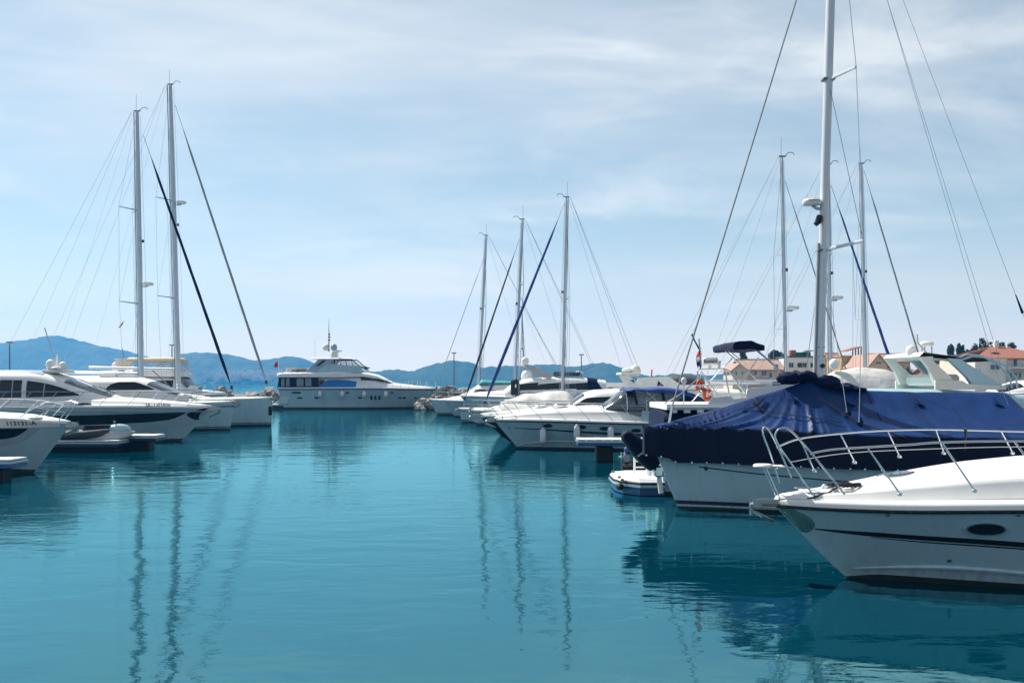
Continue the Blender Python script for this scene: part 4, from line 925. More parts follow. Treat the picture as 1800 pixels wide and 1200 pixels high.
# ================================================================ express cruiser with three fenders
def build_express():
    b = Boat('express_cruiser', 'white express cruiser with blue canopy, oval portholes and three hanging fenders', 'motorboat', 912, 41.5, -1)
    h = Hull(12.4, b.lx(869), [(0, 1.17), (.1, 1.17), (.4, 1.10), (1, 1.0)], [(0, .05), (.03, .38), (.08, .75), (.18, 1.25), (.35, 1.7), (.6, 1.9), (1, 1.8)], [(0, .02), (.06, .2), (.15, .55), (.3, 1.05), (.55, 1.5), (1, 1.6)], p=1.15, tr=-.3, stem=.95)
    ch = pch([(0, .16), (.15, .34), (.45, .16), (1, .1)])
    b.part('hull', h.mesh([(-.5, 1), (0, 1), (.09, 0), (ch, 0), (('f', .55), 0), (('f', .8), 0), (('f', 1), 0)], 44), [white, antif], ang=50)
    for sd in (1, -1): b.part('spray_rail', M().tube([h.pt(.02 + .9 * i / 24, ch(.02 + .9 * i / 24), sd, .012) for i in range(25)], .03, 6), white)
    b.part('rub_rail', h.rubrail(.03, -.01, n=40), rubber)
    b.part('deck', h.deck([(0, .05), (.05, .20), (.15, .42), (.3, .58), (.42, .62), (.5, .62), (.58, .4), (1, .1)], toe=.10, side=.82, trunk=.70, nu=48), deckw, ang=60)
    O = lambda q: b.onhull(h, *q)
    b.part('hull_stripe', h.strip([O(q) for q in ((892, 752), (960, 756), (1040, 762), (1140, 767), (1300, 775))], [O(q) for q in ((892, 751), (960, 754), (1040, 758.5), (1140, 763), (1300, 771))], off=.004), blackp)
    for px, py in ((963, 748), (1022, 750.5), (1062, 753), (1118, 756.5), (1180, 760)):
        x, z = O((px, py)); f = b.part('porthole', h.oval(x, z, .20, .085, off=.014), steel); b.part('pane', h.oval(x, z, .18, .07, off=.02), glass, f)
    for i, (px, py) in enumerate(((954, 765), (1013, 759.5), (1072, 763))):
        x, z = O((px, py)); y = h.y_at(x, min(z + .3, 1.0)) + .15; tp = h.edge(h.u_at(x, 1.1), b.near, .05, .1)
        fender(b.world((x, b.near * y, z)), .13, .62, 'white cylinder fender, %s from the bow of the blue canopied cruiser' % ('first', 'second', 'third')[i], 'fenders on the express cruiser', b.world(tp))
    guard(b, h, .02, .56, .62, 9, inset=.10, wires=(.5,), r=.016, lean=.55, pulpit=.25, toe=.10)
    anchor(b, b.lx(866), 1.13, 1.3); hatch(b, (b.lx(985), 0, 1.80), .3, .3)
    # windscreen
    xa, xb = b.lx(1050), b.lx(1096); zb, zt = b.lz(719), b.lz(684)
    ws = House([(b.lx(1200), 1.45, zb - .35, zt - .05, 4), (b.lx(1125), 1.42, zb - .25, zt, 4), (xb, 1.25, zb - .15, zt - .02, 3.2), ((xa + xb) / 2, 1.05, zb - .06, (zb + zt) / 2, 2.8), (xa, .75, zb - .05, zb + .03, 2.5)])
    b.part('windscreen', ws.mesh(28, 22), glassb, ang=70)
    for x in (xa + .0, xb, b.lx(1128)): b.part('windscreen_frame', M().tube([ws.pt(x - .02, math.pi * i / 18) + Vector((0, 0, .01)) for i in range(19)], .028, 6), steel)
    for t in (62, 118): b.part('windscreen_mullion', M().tube([ws.pt(xa + (xb - xa) * i / 8 - .03, R(t)) + Vector((0, 0, .012)) for i in range(9)], .025, 6), steel)
    b.part('windscreen_base', M().tube([ws.pt(x, .03) + Vector((0, .015, .03)) for x in np.linspace(xa - .05, b.lx(1150), 12)], .03, 6), blackp); b.part('windscreen_base', M().tube([ws.pt(x, math.pi - .03) + Vector((0, -.015, .03)) for x in np.linspace(xa - .05, b.lx(1150), 12)], .03, 6), blackp)
    # canopy
    cp = House([(b.lx(1222), 1.5, zt - .50, zt - .28, 4), (b.lx(1190), 1.52, zt - .22, zt + .02, 4), (b.lx(1150), 1.5, zt - .10, zt + .10, 4), (b.lx(1128), 1.47, zt - .08, zt + .05, 4), (b.lx(1110), 1.42, zt - .08, zt + .09, 4), (xb + .05, 1.22, zt - .06, zt + .02, 3.5)])
    b.part('canopy', cp.mesh(26, 18), bluec, ang=60)
    for sd in (1, -1):
        b.part('canopy_panel', M().loft([[(x, sd * 1.44, zt - .06 - q * .55) for q in (0, 1)] for x in np.linspace(xb - .3, b.lx(1212), 8)]), clearp)
        for px in (1112, 1160, 1200): b.part('canopy_pole', M().tube([(b.lx(px), sd * 1.46, zt - .60), (b.lx(px - 6), sd * 1.46, zt - .02)], .045, 6), navyc)
        for p0, p1 in ((1125, 1150), (1150, 1128), (1165, 1188)): b.part('canopy_frame', M().tube([(b.lx(p0), sd * 1.40, zt - .55), (b.lx(p1), sd * 1.40, zt - .08)], .02, 5), steel)
        b.part('canopy_aft_panel', M().loft([[(b.lx(1170), sd * 1.46, zt - .6), (b.lx(1205), sd * 1.46, zt - .14)], [(b.lx(1235), sd * 1.48, zt - .6), (b.lx(1222), sd * 1.47, zt - .34)]]), navyc)
    b.part('cockpit_coaming', M().prism([(b.lx(1120), 1.0), (b.lx(1120), 1.62), (b.lx(1200), 1.56), (b.lx(1290), 1.4), (b.lx(1400), 1.35), (b.lx(1400), 1.0)], -1.62, 1.62), white)
    return b, h
exp_b, exp_h = build_express()

# ================================================================ black-hulled coupe behind it
def coupe(b, h, px, zdeck, win_mt=glass, wid=1.4, roof=deckw):
    """hardtop superstructure; px: glass foot, glass top, roof crown, roof end (photo columns) with rows"""
    (ax, ay), (bx, by), (cx, cy), (dx, dy), (ex, ey) = px
    X, Z = b.lx, b.lz
    ho = House([(X(ex), wid, zdeck, Z(ey), 4), (X(dx), wid * 1.02, zdeck, Z(dy), 4), (X(cx), wid, zdeck, Z(cy), 4), (X(bx), wid * .92, zdeck, Z(by), 3.6), (X((ax * 1.1 + bx * .9) / 2), wid * .8, zdeck, (Z(ay) + Z(by)) / 2 + .03, 3), (X(ax), wid * .55, zdeck - .03, Z(ay), 2.5)])
    b.part('deckhouse', ho.mesh(34, 24), roof, ang=60)
    xa, xb = X(ax), X(bx); s = 1 if xa > xb else -1
    for t0, t1 in ((52, 87), (93, 128)): b.part('windscreen', ho.patch(xa - .18 * (xa - xb), xb + .06 * (xa - xb), t0, t1, .012), win_mt)
    return ho
def build_black():
    b = Boat('black_hulled_coupe', 'black hulled motor yacht with white hardtop, behind the blue canopied cruiser', 'motorboat', 899, 45.4, -1)
    h = Hull(13, b.lx(842), [(0, 1.2), (.4, 1.12), (1, 1.0)], [(0, .05), (.04, .4), (.12, .95), (.3, 1.6), (.6, 1.95), (1, 1.85)], [(0, .02), (.06, .2), (.15, .5), (.3, 1.0), (.55, 1.5), (1, 1.6)], p=1.25, stem=.95)
    b.part('hull', h.mesh([(-.5, 1), (0, 1), (.1, 0), (('f', .5), 0), (('f', .97), 2), (('f', 1), 2)], 36), [blackp, antif, white], ang=50)
    b.part('rub_rail', h.rubrail(.03, 0), steel)
    b.part('deck', h.deck([(0, .04), (.06, .18), (.2, .4), (.35, .5), (.6, .3), (1, .1)], toe=.08, side=.82, trunk=.7), deckw, ang=60)
    ho = coupe(b, h, ((996, 714), (1026, 690), (1048, 685), (1090, 683), (1150, 686)), 1.25, glassb, 1.5)
    Z = b.lz
    b.part('side_window', ho.strip([(b.lx(q[0]), Z(q[1])) for q in ((1006, 714), (1040, 714), (1068, 713))], [(b.lx(q[0]), Z(q[1])) for q in ((1006, 712), (1030, 698), (1068, 696))], n=12), glass)
    b.part('side_window', ho.strip([(b.lx(q[0]), Z(q[1])) for q in ((1071, 713), (1120, 712))], [(b.lx(q[0]), Z(q[1])) for q in ((1071, 696), (1120, 696))], n=8), glass)
    guard(b, h, .02, .5, .62, 8, inset=.10, r=.016, lean=.4, pulpit=.3, toe=.08)
    anchor(b, b.lx(838), 1.16, 1.5); hatch(b, (b.lx(950), 0, 1.62), .3, .3)
build_black()

# ================================================================ tarpaulin-covered motorboat
b = Boat('tarpaulin_covered_boat', 'motorboat under a sagging white tarpaulin, behind the black hulled yacht', 'motorboat', 880, 51.5, -1)
h = Hull(11, .9, [(0, 1.25), (.5, 1.1), (1, 1.0)], [(0, .05), (.06, .5), (.2, 1.2), (.5, 1.7), (1, 1.6)], [(0, .02), (.1, .4), (.3, 1.0), (.6, 1.4), (1, 1.4)])
b.part('hull', h.mesh([(-.4, 1), (0, 1), (.1, 0), (('f', .5), 0), (('f', 1), 0)]), [white, antif]); b.part('deck', h.deck([(0, .05), (.3, .35), (.6, .3), (1, .1)], toe=.08), deckw); b.part('rub_rail', h.rubrail(.03), steel)
rows = []
zr = pch([(b.lx(1010), b.lz(702)), (b.lx(995), b.lz(689)), (b.lx(970), b.lz(686)), (b.lx(950), b.lz(690)), (b.lx(925), b.lz(692)), (b.lx(905), b.lz(699)), (b.lx(880), b.lz(706))])
for i in range(61):
    x = b.lx(880) + (b.lx(1010) - b.lx(880)) * i / 60; row = []
    for j in range(25):
        t = j / 12 - 1; z = zr(x) - (zr(x) - 1.35) * abs(t) ** 1.5; row.append((x, 1.55 * t, z + .10 * mnoise.noise(Vector((x * 1.3, t * 2.2, 2))) + .05 * math.sin(x * 5 + t * 3) * abs(t)))
    rows.append(row)
b.part('tarpaulin', M().loft(rows, cap0=True, cap1=True), whitec, ang=70)
for q in (.25, .5, .75): b.part('lashing', M().tube([(b.lx(880) + (b.lx(1010) - b.lx(880)) * q, 1.57 * b.near, 1.4), (b.lx(880) + (b.lx(1010) - b.lx(880)) * q + .1, 1.5 * b.near, 1.0)], .015, 4), ropew)
guard(b, h, .02, .4, .6, 6, r=.016, pulpit=.2)

# ================================================================ yachts moored beyond, bows to the left
def sail_right(label, px, Y, tip, L, beam, bands, mtop, mbase, stay, spread, cover, rr, roof_w=.62, hood=None, boomc=None, sw=.95, name='sailing_yacht'):
    b = Boat(name, label, 'sailboat', px, Y, -1); h = sailhull(b, (b.lx(tip[0]), b.lz(tip[1])), L, beam, bands)
    mx0, mz0 = b.lx(mbase[0]), h.sh(.4) + .3; mx1, mz1 = b.lx(mtop[0]), b.lz(mtop[1])
    coachroof(b, h, mx0 + 1.9, mx0 - 3.0, beam / 2 * roof_w, .48, hood=hood)
    rig(b, h, mx0, mz0, mx1, mz1, rr, [b.lz(q) for q in spread], sw, .3, boom=(mz0 + 1.0, 4.2, boomc, .2), stay_r=.012)
    furled(b, (b.lx(stay[0]), 0, b.lz(stay[1])), (b.lx(stay[2]), 0, b.lz(stay[3])), stay[5] * .78, stay[6] * .78, stay[4])
    guard(b, h, .03, .95, .62, 9, wires=(.5,), r=.012, pulpit=.15, toe=.05); anchor(b, b.lx(tip[0]) - .05, b.lz(tip[1]) - .04, 1.0)
    hatch(b, (mx0 + 2.8, 0, h.sh(.2) + .16), .25, .25)
    return b, h
sbE, hE = sail_right('white sloop with bright blue furled headsail, tallest mast of the mid-right group', 838, 63.6, (829, 722), 11.5, 3.7, STD_BANDS, (996, 347), (988, 690), (992, 358, 849, 716, bluec, .085, .15), (525,), None, .125, hood=greyc, boomc=None)
sbD, hD = sail_right('white sloop with black furled headsail and black sail bag on its boom', 812, 67.6, (806, 719), 10.5, 3.5, STD_BANDS, (918, 386), (903, 690), (913, 420, 815, 708, blackc, .055, .10), (500,), None, .10, boomc=blackc)
m = M().box((sbD.lx(906), 0, sbD.lz(681)), (.62, .4, 1.1), .12); m.xf(lambda p: p + .05 * Vector((mnoise.noise(p * 3), 0, mnoise.noise(p * 3 + Vector((3, 0, 0)))))); sb_ = sbD.part('sail_bag', m, blackc)
sbD.part('bag_mark', M().ell((sbD.lx(906.5), sbD.near * .23, sbD.lz(678)), (.06, .02, .14), 8, 6), whitecl, sb_)
sbC, hC = sail_right('white sloop with slim bare forestay, leftmost of the mid-right group', 769, 82.5, (756, 703), 11.5, 3.7, PLAIN_BANDS, (854, 414), (840, 690), (851, 452, 765, 688, greysail, .03, .035), (538,), None, .12, boomc=whitec)
# small mizzen-like yacht whose thin mast stands behind the blue headsail
b = Boat('small_sailing_yacht', 'small sailboat with short thin mast standing behind the blue furled headsail', 'sailboat', 852, 88, -1); h = sailhull(b, (.4, 1.0), 8.5, 2.9, PLAIN_BANDS); coachroof(b, h, -1.6, -5, .8, .4)
rig(b, h, b.lx(922), 1.2, b.lx(917), b.lz(540), .06, [b.lz(590)], .7, .1, boom=(2.2, 2.8, whitec, .14), stay_r=.010)

def flyyacht(b, L, ov, z0, beam, house, roof, bands=None):
    w_ = beam / 2
    h = Hull(L, ov, [(0, z0), (.4, z0 * .88), (1, z0 * .75)], [(0, .05), (.05, .3 * w_), (.15, .65 * w_), (.3, .88 * w_), (.6, w_), (1, .93 * w_)], [(0, .02), (.08, .15 * w_), (.2, .45 * w_), (.4, .72 * w_), (1, .82 * w_)], p=1.15)
    b.part('hull', h.mesh([(-.45, 1), (0, 1), (.11, 0), (('f', .5), 0), (('f', .8), 0), (('f', 1), 0)]), [white, antif]); b.part('rub_rail', h.rubrail(.035), steel)
    b.part('deck', h.deck([(0, .05), (.1, .3), (.3, .5), (.5, .4), (1, .1)], toe=.09), deckw, ang=60)
    guard(b, h, .02, .55, .65, 8, r=.016, pulpit=.25, lean=.35)
    return h
# long motor yacht with black window band and slanted arch
b = Boat('hardtop_motor_yacht', 'long motor yacht with black window band, slanted white arch and navy aft canopy', 'motorboat', 838, 74, -1); h = flyyacht(b, 15, 1.2, 1.7, 4.3, None, None); X, Z = b.lx, b.lz
ho = House([(X(1062), 1.7, 1.4, Z(668), 5), (X(1000), 1.75, 1.4, Z(662), 5), (X(935), 1.7, 1.4, Z(664), 5), (X(905), 1.5, 1.4, Z(672), 4), (X(880), 1.0, 1.4, Z(690), 3)]); b.part('deckhouse', ho.mesh(30, 22), deckw, ang=60)
for p0, p1 in ((908, 945), (947, 985), (987, 1030)): b.part('side_window', ho.strip([(X(p0), Z(690)), (X(p1), Z(690))], [(X(p0), Z(675)), (X(p1), Z(672))], n=8, off=.02), blackc)
b.part('aft_canopy', House([(X(1062), 1.74, 1.5, Z(676), 4), (X(1045), 1.76, 1.6, Z(664.5), 4), (X(1030), 1.76, 1.6, Z(662.5), 5)]).mesh(8, 16), navyc)
for sd in (1, -1): b.part('radar_arch', M().prism([(X(920), Z(642)), (X(926), Z(641)), (X(972), Z(659)), (X(966), Z(666)), (X(945), Z(662))], sd * 1.3, sd * 1.45), greyw)
b.part('arch_bridge', M().box((X(923), 0, Z(642)), (.35, 2.8, .12), .04), deckw); dome(b, (X(923), .3, Z(634)), .28); dome(b, (X(926), -b.near * .8, Z(660)), .42)
b.part('antenna', M().tube([(X(913), 0, Z(660)), (X(911), 0, Z(622))], .03, 5), white); radar(b, (X(1018), 0, Z(655)), .32)
b.part('flybridge_rail', M().tube([(X(975), 1.5 * b.near, Z(658)), (X(1000), 1.5 * b.near, Z(654)), (X(1012), 1.5 * b.near, Z(655)), (X(1040), 1.5 * b.near, Z(644))], .03, 5), steel); b.part('flybridge_seat', M().box((X(995), 0, Z(657)), (2.0, 2.2, .3), .1), greyc)
# motor yacht with teal cover
b = Boat('teal_covered_yacht', 'white motor yacht with teal cloth over its flybridge, behind the leftmost sloop', 'motorboat', 800, 78.2, -1); h = flyyacht(b, 13, 1.0, 1.3, 4.0, None, None); X, Z = b.lx, b.lz
ho = House([(X(925), 1.6, 1.2, Z(673), 4.5), (X(880), 1.6, 1.2, Z(673), 4.5), (X(845), 1.5, 1.2, Z(675), 4), (X(826), 1.2, 1.2, Z(686), 3), (X(815), .8, 1.2, Z(693), 2.6)]); b.part('deckhouse', ho.mesh(), deckw, ang=60)
b.part('side_window', ho.strip([(X(835), Z(694)), (X(885), Z(693))], [(X(830), Z(685)), (X(845), Z(684)), (X(870), Z(685)), (X(885), Z(691))], n=10, off=.02), glass)
b.part('flybridge_cover', House([(X(900), 1.3, Z(674), Z(670.5), 3), (X(870), 1.4, Z(675), Z(669), 3), (X(846), 1.3, Z(675.5), Z(667), 3), (X(842), 1.0, Z(675.5), Z(674), 3)]).mesh(14, 16), tealc, ang=60)
# flybridge boat with charcoal cover
b = Boat('charcoal_covered_yacht', 'white flybridge yacht with charcoal cover, beyond the blue canopied cruiser', 'motorboat', 1075, 58, -1); h = flyyacht(b, 14, 1.0, 1.5, 4.2, None, None); X, Z = b.lx, b.lz
ho = House([(X(1290), 1.7, 1.4, Z(684), 5), (X(1150), 1.75, 1.4, Z(681), 5), (X(1120), 1.6, 1.4, Z(681), 4), (X(1098), 1.0, 1.4, Z(692), 3)]); b.part('deckhouse', ho.mesh(), deckw, ang=60)
b.part('side_window', ho.strip([(X(1122), Z(696)), (X(1200), Z(696))], [(X(1122), Z(686)), (X(1200), Z(686))], n=8, off=.02), glass)
for sd in (1, -1):
    b.part('radar_arch', M().prism([(X(1092), Z(660)), (X(1100), Z(658)), (X(1122), Z(683)), (X(1108), Z(684))], sd * 1.3, sd * 1.5), deckw)
    b.part('flybridge_side', M().prism([(X(1118), Z(684)), (X(1128), Z(664)), (X(1168), Z(662)), (X(1192), Z(678)), (X(1230), Z(684))], sd * 1.48, sd * 1.6), deckw)
    b.part('side_vent', M().prism([(X(1148), Z(678)), (X(1150), Z(669)), (X(1160), Z(678))], sd * 1.605, sd * 1.62), dark)
b.part('flybridge_cover', House([(X(1230), 1.5, Z(676), Z(664), 3), (X(1195), 1.55, Z(676), Z(658), 3), (X(1178), 1.5, Z(674), Z(661), 3), (X(1165), 1.4, Z(668), Z(666), 3)]).mesh(14, 16), greyc, ang=60)
b.part('arch_top', M().box((X(1104), 0, Z(657)), (1.1, 2.8, .14), .05), cream); dome(b, (X(1116), .2, Z(651)), .32, mt=cream); radar(b, (X(1101), .3, Z(655) + .15), .3); b.part('antenna', M().tube([(X(1145), 0, Z(662)), (X(1146), 0, Z(649))], .04, 5), redm)
b.part('blue_pennant', M().prism([(X(1102), Z(668)), (X(1108), Z(667)), (X(1110), Z(673))], 1.51 * b.near, 1.53 * b.near), bluecl)

# ================================================================ yachts in the right-hand background
def sail_bg(label, px, Y, bow, mtop, mbase, L, stay, spread, rr=.11, rad=None, boomc=None, name='sailing_yacht', bs=2, tip=1.2):
    b = Boat(name, label, 'sailboat', px, Y, bow); h = sailhull(b, (.6, tip), L, 3.6, PLAIN_BANDS); mx0 = b.lx(mbase); mz0 = 1.5
    coachroof(b, h, min(mx0 + 1.8, -1.2), mx0 - 3.0, 1.05, .45)
    rig(b, h, mx0, mz0, b.lx(mtop[0]), b.lz(mtop[1]), rr, [b.lz(q) for q in spread], .9, .3, boom=(2.7, 4.0, boomc, .2), backstays=bs, stay_r=.010, radar_at=rad)
    if stay: furled(b, (b.lx(stay[0]), 0, b.lz(stay[1])), (b.lx(stay[2]), 0, b.lz(stay[3])), stay[5] * .78, stay[6] * .78, stay[4])
    guard(b, h, .03, .95, .6, 8, r=.012, pulpit=.15)
    return b, h
bI, hI = sail_bg('sloop whose slim mast rises left of the biggest mast, two short spreaders', 1560, 49, +1, (1375, 276), 1383, 12, (1380, 318, 1500, 690, greysail, .035, .05), (578, 447), .095, (2.8 + (670 - 541) / F * 49, 1))
bJ, hJ = sail_bg('sloop with royal blue furled headsail directly behind the biggest mast', 1592, 54.5, +1, (1455, 290), 1461, 12, (1461, 326, 1582, 684, bluec, .05, .12), (455,), .13, (2.8 + (670 - 523) / F * 54.5, 1))
bK, hK = sail_bg('sloop with mottled grey furled headsail, mast right of the biggest mast', 1650, 60, +1, (1514, 288), 1523, 12.5, (1519, 300, 1628, 668, greysail, .055, .075), (427, 562), .125, None)
# white tarpaulin boat
b = Boat('white_tented_boat', 'boat under a smooth white tent cover, right of the biggest mast foot', 'motorboat', 1420, 36.5, -1); h = flyyacht(b, 9.5, .8, 1.3, 3.4, None, None); X, Z = b.lx, b.lz; rows = []
zr = pch(sorted([(X(1440), Z(690)), (X(1452), Z(662)), (X(1470), Z(650)), (X(1515), Z(647)), (X(1545), Z(649)), (X(1575), Z(656)), (X(1590), Z(685))]))
for i in range(61):
    x = X(1440) + (X(1590) - X(1440)) * i / 60
    rows.append([(x, 1.5 * (j / 12 - 1), zr(x) - (zr(x) - 1.6) * abs(j / 12 - 1) ** 1.8 + .05 * mnoise.noise(Vector((x * 1.4, j * .25, 7))) + .03 * math.sin(x * 3 + j * .7)) for j in range(25)])
b.part('tent_cover', M().loft(rows, cap0=True, cap1=True), whitec, ang=70); dome(b, (X(1463), .2, Z(639)), .18)
# big cream-arched flybridge yacht
b = Boat('cream_arch_yacht', 'white flybridge yacht with swept cream radar arch and curved bimini frame', 'motorboat', 1850, 31, +1); X, Z = b.lx, b.lz
h = Hull(9.5, 1.1, [(0, 1.9), (.5, 1.6), (1, 1.4)], [(0, .05), (.06, .6), (.2, 1.3), (.5, 1.8), (1, 1.75)], [(0, .02), (.1, .4), (.3, 1.1), (1, 1.5)]); b.part('hull', h.mesh([(-.45, 1), (0, 1), (.1, 0), (('f', .5), 0), (('f', 1), 0)]), [white, antif]); b.part('rub_rail', h.rubrail(.03), steel); b.part('deck', h.deck([(0, .05), (.3, .3), (1, .1)], toe=.08), deckw)
b.part('deckhouse', House([(X(1452), 1.55, 1.4, Z(682), 6), (X(1600), 1.6, 1.4, Z(683), 6), (X(1720), 1.5, 1.4, Z(687), 5), (X(1780), 1.1, 1.4, Z(692), 4), (X(1815), .6, 1.4, Z(700), 3)]).mesh(30, 20), white, ang=60)
for sd in (1, -1):
    b.part('arch_leg', M().prism([(X(1583), Z(629)), (X(1588), Z(634)), (X(1600), Z(650)), (X(1610), Z(676)), (X(1648), Z(676)), (X(1634), Z(662)), (X(1604), Z(634)), (X(1606), Z(628))], sd * 1.25, sd * 1.45), cream)
    b.part('arch_leg', M().prism([(X(1630), Z(631)), (X(1652), Z(633)), (X(1724), Z(678)), (X(1730), Z(682)), (X(1676), Z(682)), (X(1664), Z(664))], sd * 1.25, sd * 1.45), greyw if sd == 9 else white)
    b.part('flybridge_coaming', M().prism([(X(1607), Z(676)), (X(1607), Z(668)), (X(1652), Z(669)), (X(1660), Z(674)), (X(1725), Z(678)), (X(1725), Z(684)), (X(1607), Z(684))], sd * 1.47, sd * 1.55), cream)
    for n_, a_ in ((0, 0), (1, 10)):
        b.part('bimini_frame', M().tube([(X(1640 + a_), sd * 1.3, Z(636)), (X(1665 + a_), sd * 1.3, Z(625 + n_ * 3)), (X(1690 + a_), sd * 1.3, Z(627 + n_ * 3)), (X(1720 + a_), sd * 1.3, Z(643)), (X(1738 + a_), sd * 1.3, Z(662)), (X(1742 + a_), sd * 1.3, Z(682))], .028, 7), white)
b.part('arch_top', M().loft([[(X(px), y, Z(py)) for y in (-1.45, 1.45)] for px, py in ((1583, 628), (1590, 621), (1620, 625), (1655, 630), (1650, 634), (1620, 632), (1596, 630), (1583, 628))]), cream)
b.part('bimini_top', House([(X(1640), 1.25, Z(633), Z(630), 4), (X(1665), 1.25, Z(630), Z(624), 4), (X(1700), 1.25, Z(634), Z(628), 4), (X(1712), 1.2, Z(636), Z(634), 4)]).mesh(12, 14), blackc)
c = (X(1608), -.9, Z(606)); radar(b, c, .20); b.part('radar_cage', M().tube([(c[0] - .15, -.9, Z(622)), (c[0] - .15, -.9, Z(610))], .02, 5).tube([(c[0], -.75, Z(622)), (c[0], -.75, Z(610))], .02, 5).tube([(c[0] + .15, -.9, Z(622)), (c[0] + .15, -.9, Z(610))], .02, 5), greyw)
dome(b, (X(1590), -.5, Z(616)), .15); b.part('mast_arm', M().tube([(X(1606), -1, Z(622)), (X(1590), -1, Z(604)), (X(1589), -1, Z(590))], .025, 5), greyw)
b.part('flybridge_seat', M().box((X(1638), 0, Z(668)), (.8, 2.2, .35), .1), cream); b.part('instrument_post', M().tube([(X(1687), -1.3, Z(684)), (X(1688), -1.3, Z(650))], [.05, .03], 6), white)
guard(b, h, .02, .5, .6, 7, r=.016, pulpit=.2)
# white sport yacht at the far right edge
b = Boat('sport_yacht', 'white sport yacht with curved steel rails at the right edge, behind the blue cover', 'motorboat', 1700, 38.5, -1); h = flyyacht(b, 12, 1.0, 1.55, 3.9, None, None); X, Z = b.lx, b.lz
ho = coupe(b, h, ((1735, 688), (1780, 672), (1810, 668), (1880, 668), (1960, 672)), 1.5, glass, 1.4)

# ================================================================ left foreground: bow with registration 113131-A
def build_bow_left():
    b = Boat('sport_cruiser', 'white sport cruiser bow lettered 113131-A at the left edge', 'motorboat', 58, 30.5, +1)
    h = Hull(11.5, b.lx(124), [(0, 1.50), (.05, 1.58), (.12, 1.67), (.3, 1.70), (1, 1.5)], [(0, .05), (.03, .42), (.08, .85), (.2, 1.4), (.4, 1.75), (1, 1.75)], [(0, .02), (.06, .22), (.15, .55), (.35, 1.15), (1, 1.5)], p=1.2, stem=.95)
    b.part('hull', h.mesh([(-.5, 1), (0, 1), (pch([(0, .10), (.1, .17), (1, .12)]), 0), (('f', .3), 0), (('f', .6), 0), (('f', .9), 0), (('f', 1), 0)], 44), [white, antif], ang=50)
    b.part('gunwale', h.strip([(h.x(u, 1.45), 1.42 + .0 * u) for u in (.012, .1, .25, .45, .7)], [(h.x(u, 1.45), h.sh(u) - .004) for u in (.012, .04, .1, .25, .45, .7)], off=.03, n=36), deckw)
    b.part('deck', h.deck([(0, .03), (.06, .06), (.15, .10), (.3, .15), (1, .1)], toe=.06, side=.82, trunk=.7), deckw, ang=60)
    O = lambda q: b.onhull(h, *q)
    b.part('window_surround', h.strip([O(q) for q in ((-160, 793), (0, 784), (34, 778), (52, 768), (72, 752))], [O(q) for q in ((-160, 752), (0, 751.5), (72, 751.5))], off=.012), greyblue)
    b.part('hull_window', h.strip([O(q) for q in ((-160, 776), (0, 772), (22, 769), (36, 763), (50, 753))], [O(q) for q in ((-160, 753), (0, 753), (50, 752.7))], off=.02), glass)
    lo = [O(q) for q in ((-160, 822), (0, 818), (40, 809), (66, 797))]; b.part('chine_line', h.strip(lo, [(x, z + .03) for x, z in lo], off=.012), white)
    hull_text(b, h, '113131-A', 37, 743.5, 7.2)
    for o in b.o.children:
        if o.name.startswith('registration'):
            for v in o.data.vertices: v.co.y += b.near * .03
    guard(b, h, .02, .5, .50, 7, inset=.12, wires=(.5,), r=.016, lean=.5, pulpit=0, toe=.06)
    for sd in (1, -1):
        e = lambda u, dz: h.edge(u, sd, .12, dz)
        b.part('pulpit_hoop', M().tube([e(.02, .08), Vector(e(.02, .35)) + Vector((.22, 0, 0)), Vector(e(.02, .60)) + Vector((.42, 0, 0)), Vector(e(.03, .64)) + Vector((.30, 0, 0)), Vector(e(.05, .58)) + Vector((.15, 0, 0)), e(.07, .30), e(.085, .08)], .016, 7), steel)
    anchor(b, b.lx(121), 1.42, 1.3)
    m = M().tube([b.world((b.lx(90) - .3 + .2 * math.cos(i * .6), -.4 + .25 * math.sin(i * .6), 1.68 + .02 * math.sin(i))) for i in range(40)], .018, 5)
    tag(obj('mooring_line', m, ropew), 'pale rope coiled on the deck of the 113131-A bow', 'rope')
    ws = House([(-7, 1.3, 1.4, 2.7, 4), (-5.4, 1.3, 1.5, 2.7, 4), (-4.2, 1.0, 1.55, 2.1, 3), (-3.6, .7, 1.6, 1.7, 2.6)]); b.part('deckhouse', ws.mesh(), deckw, ang=60); b.part('windscreen', ws.patch(-3.9, -5.2, 50, 130, .012), glass)
build_bow_left()
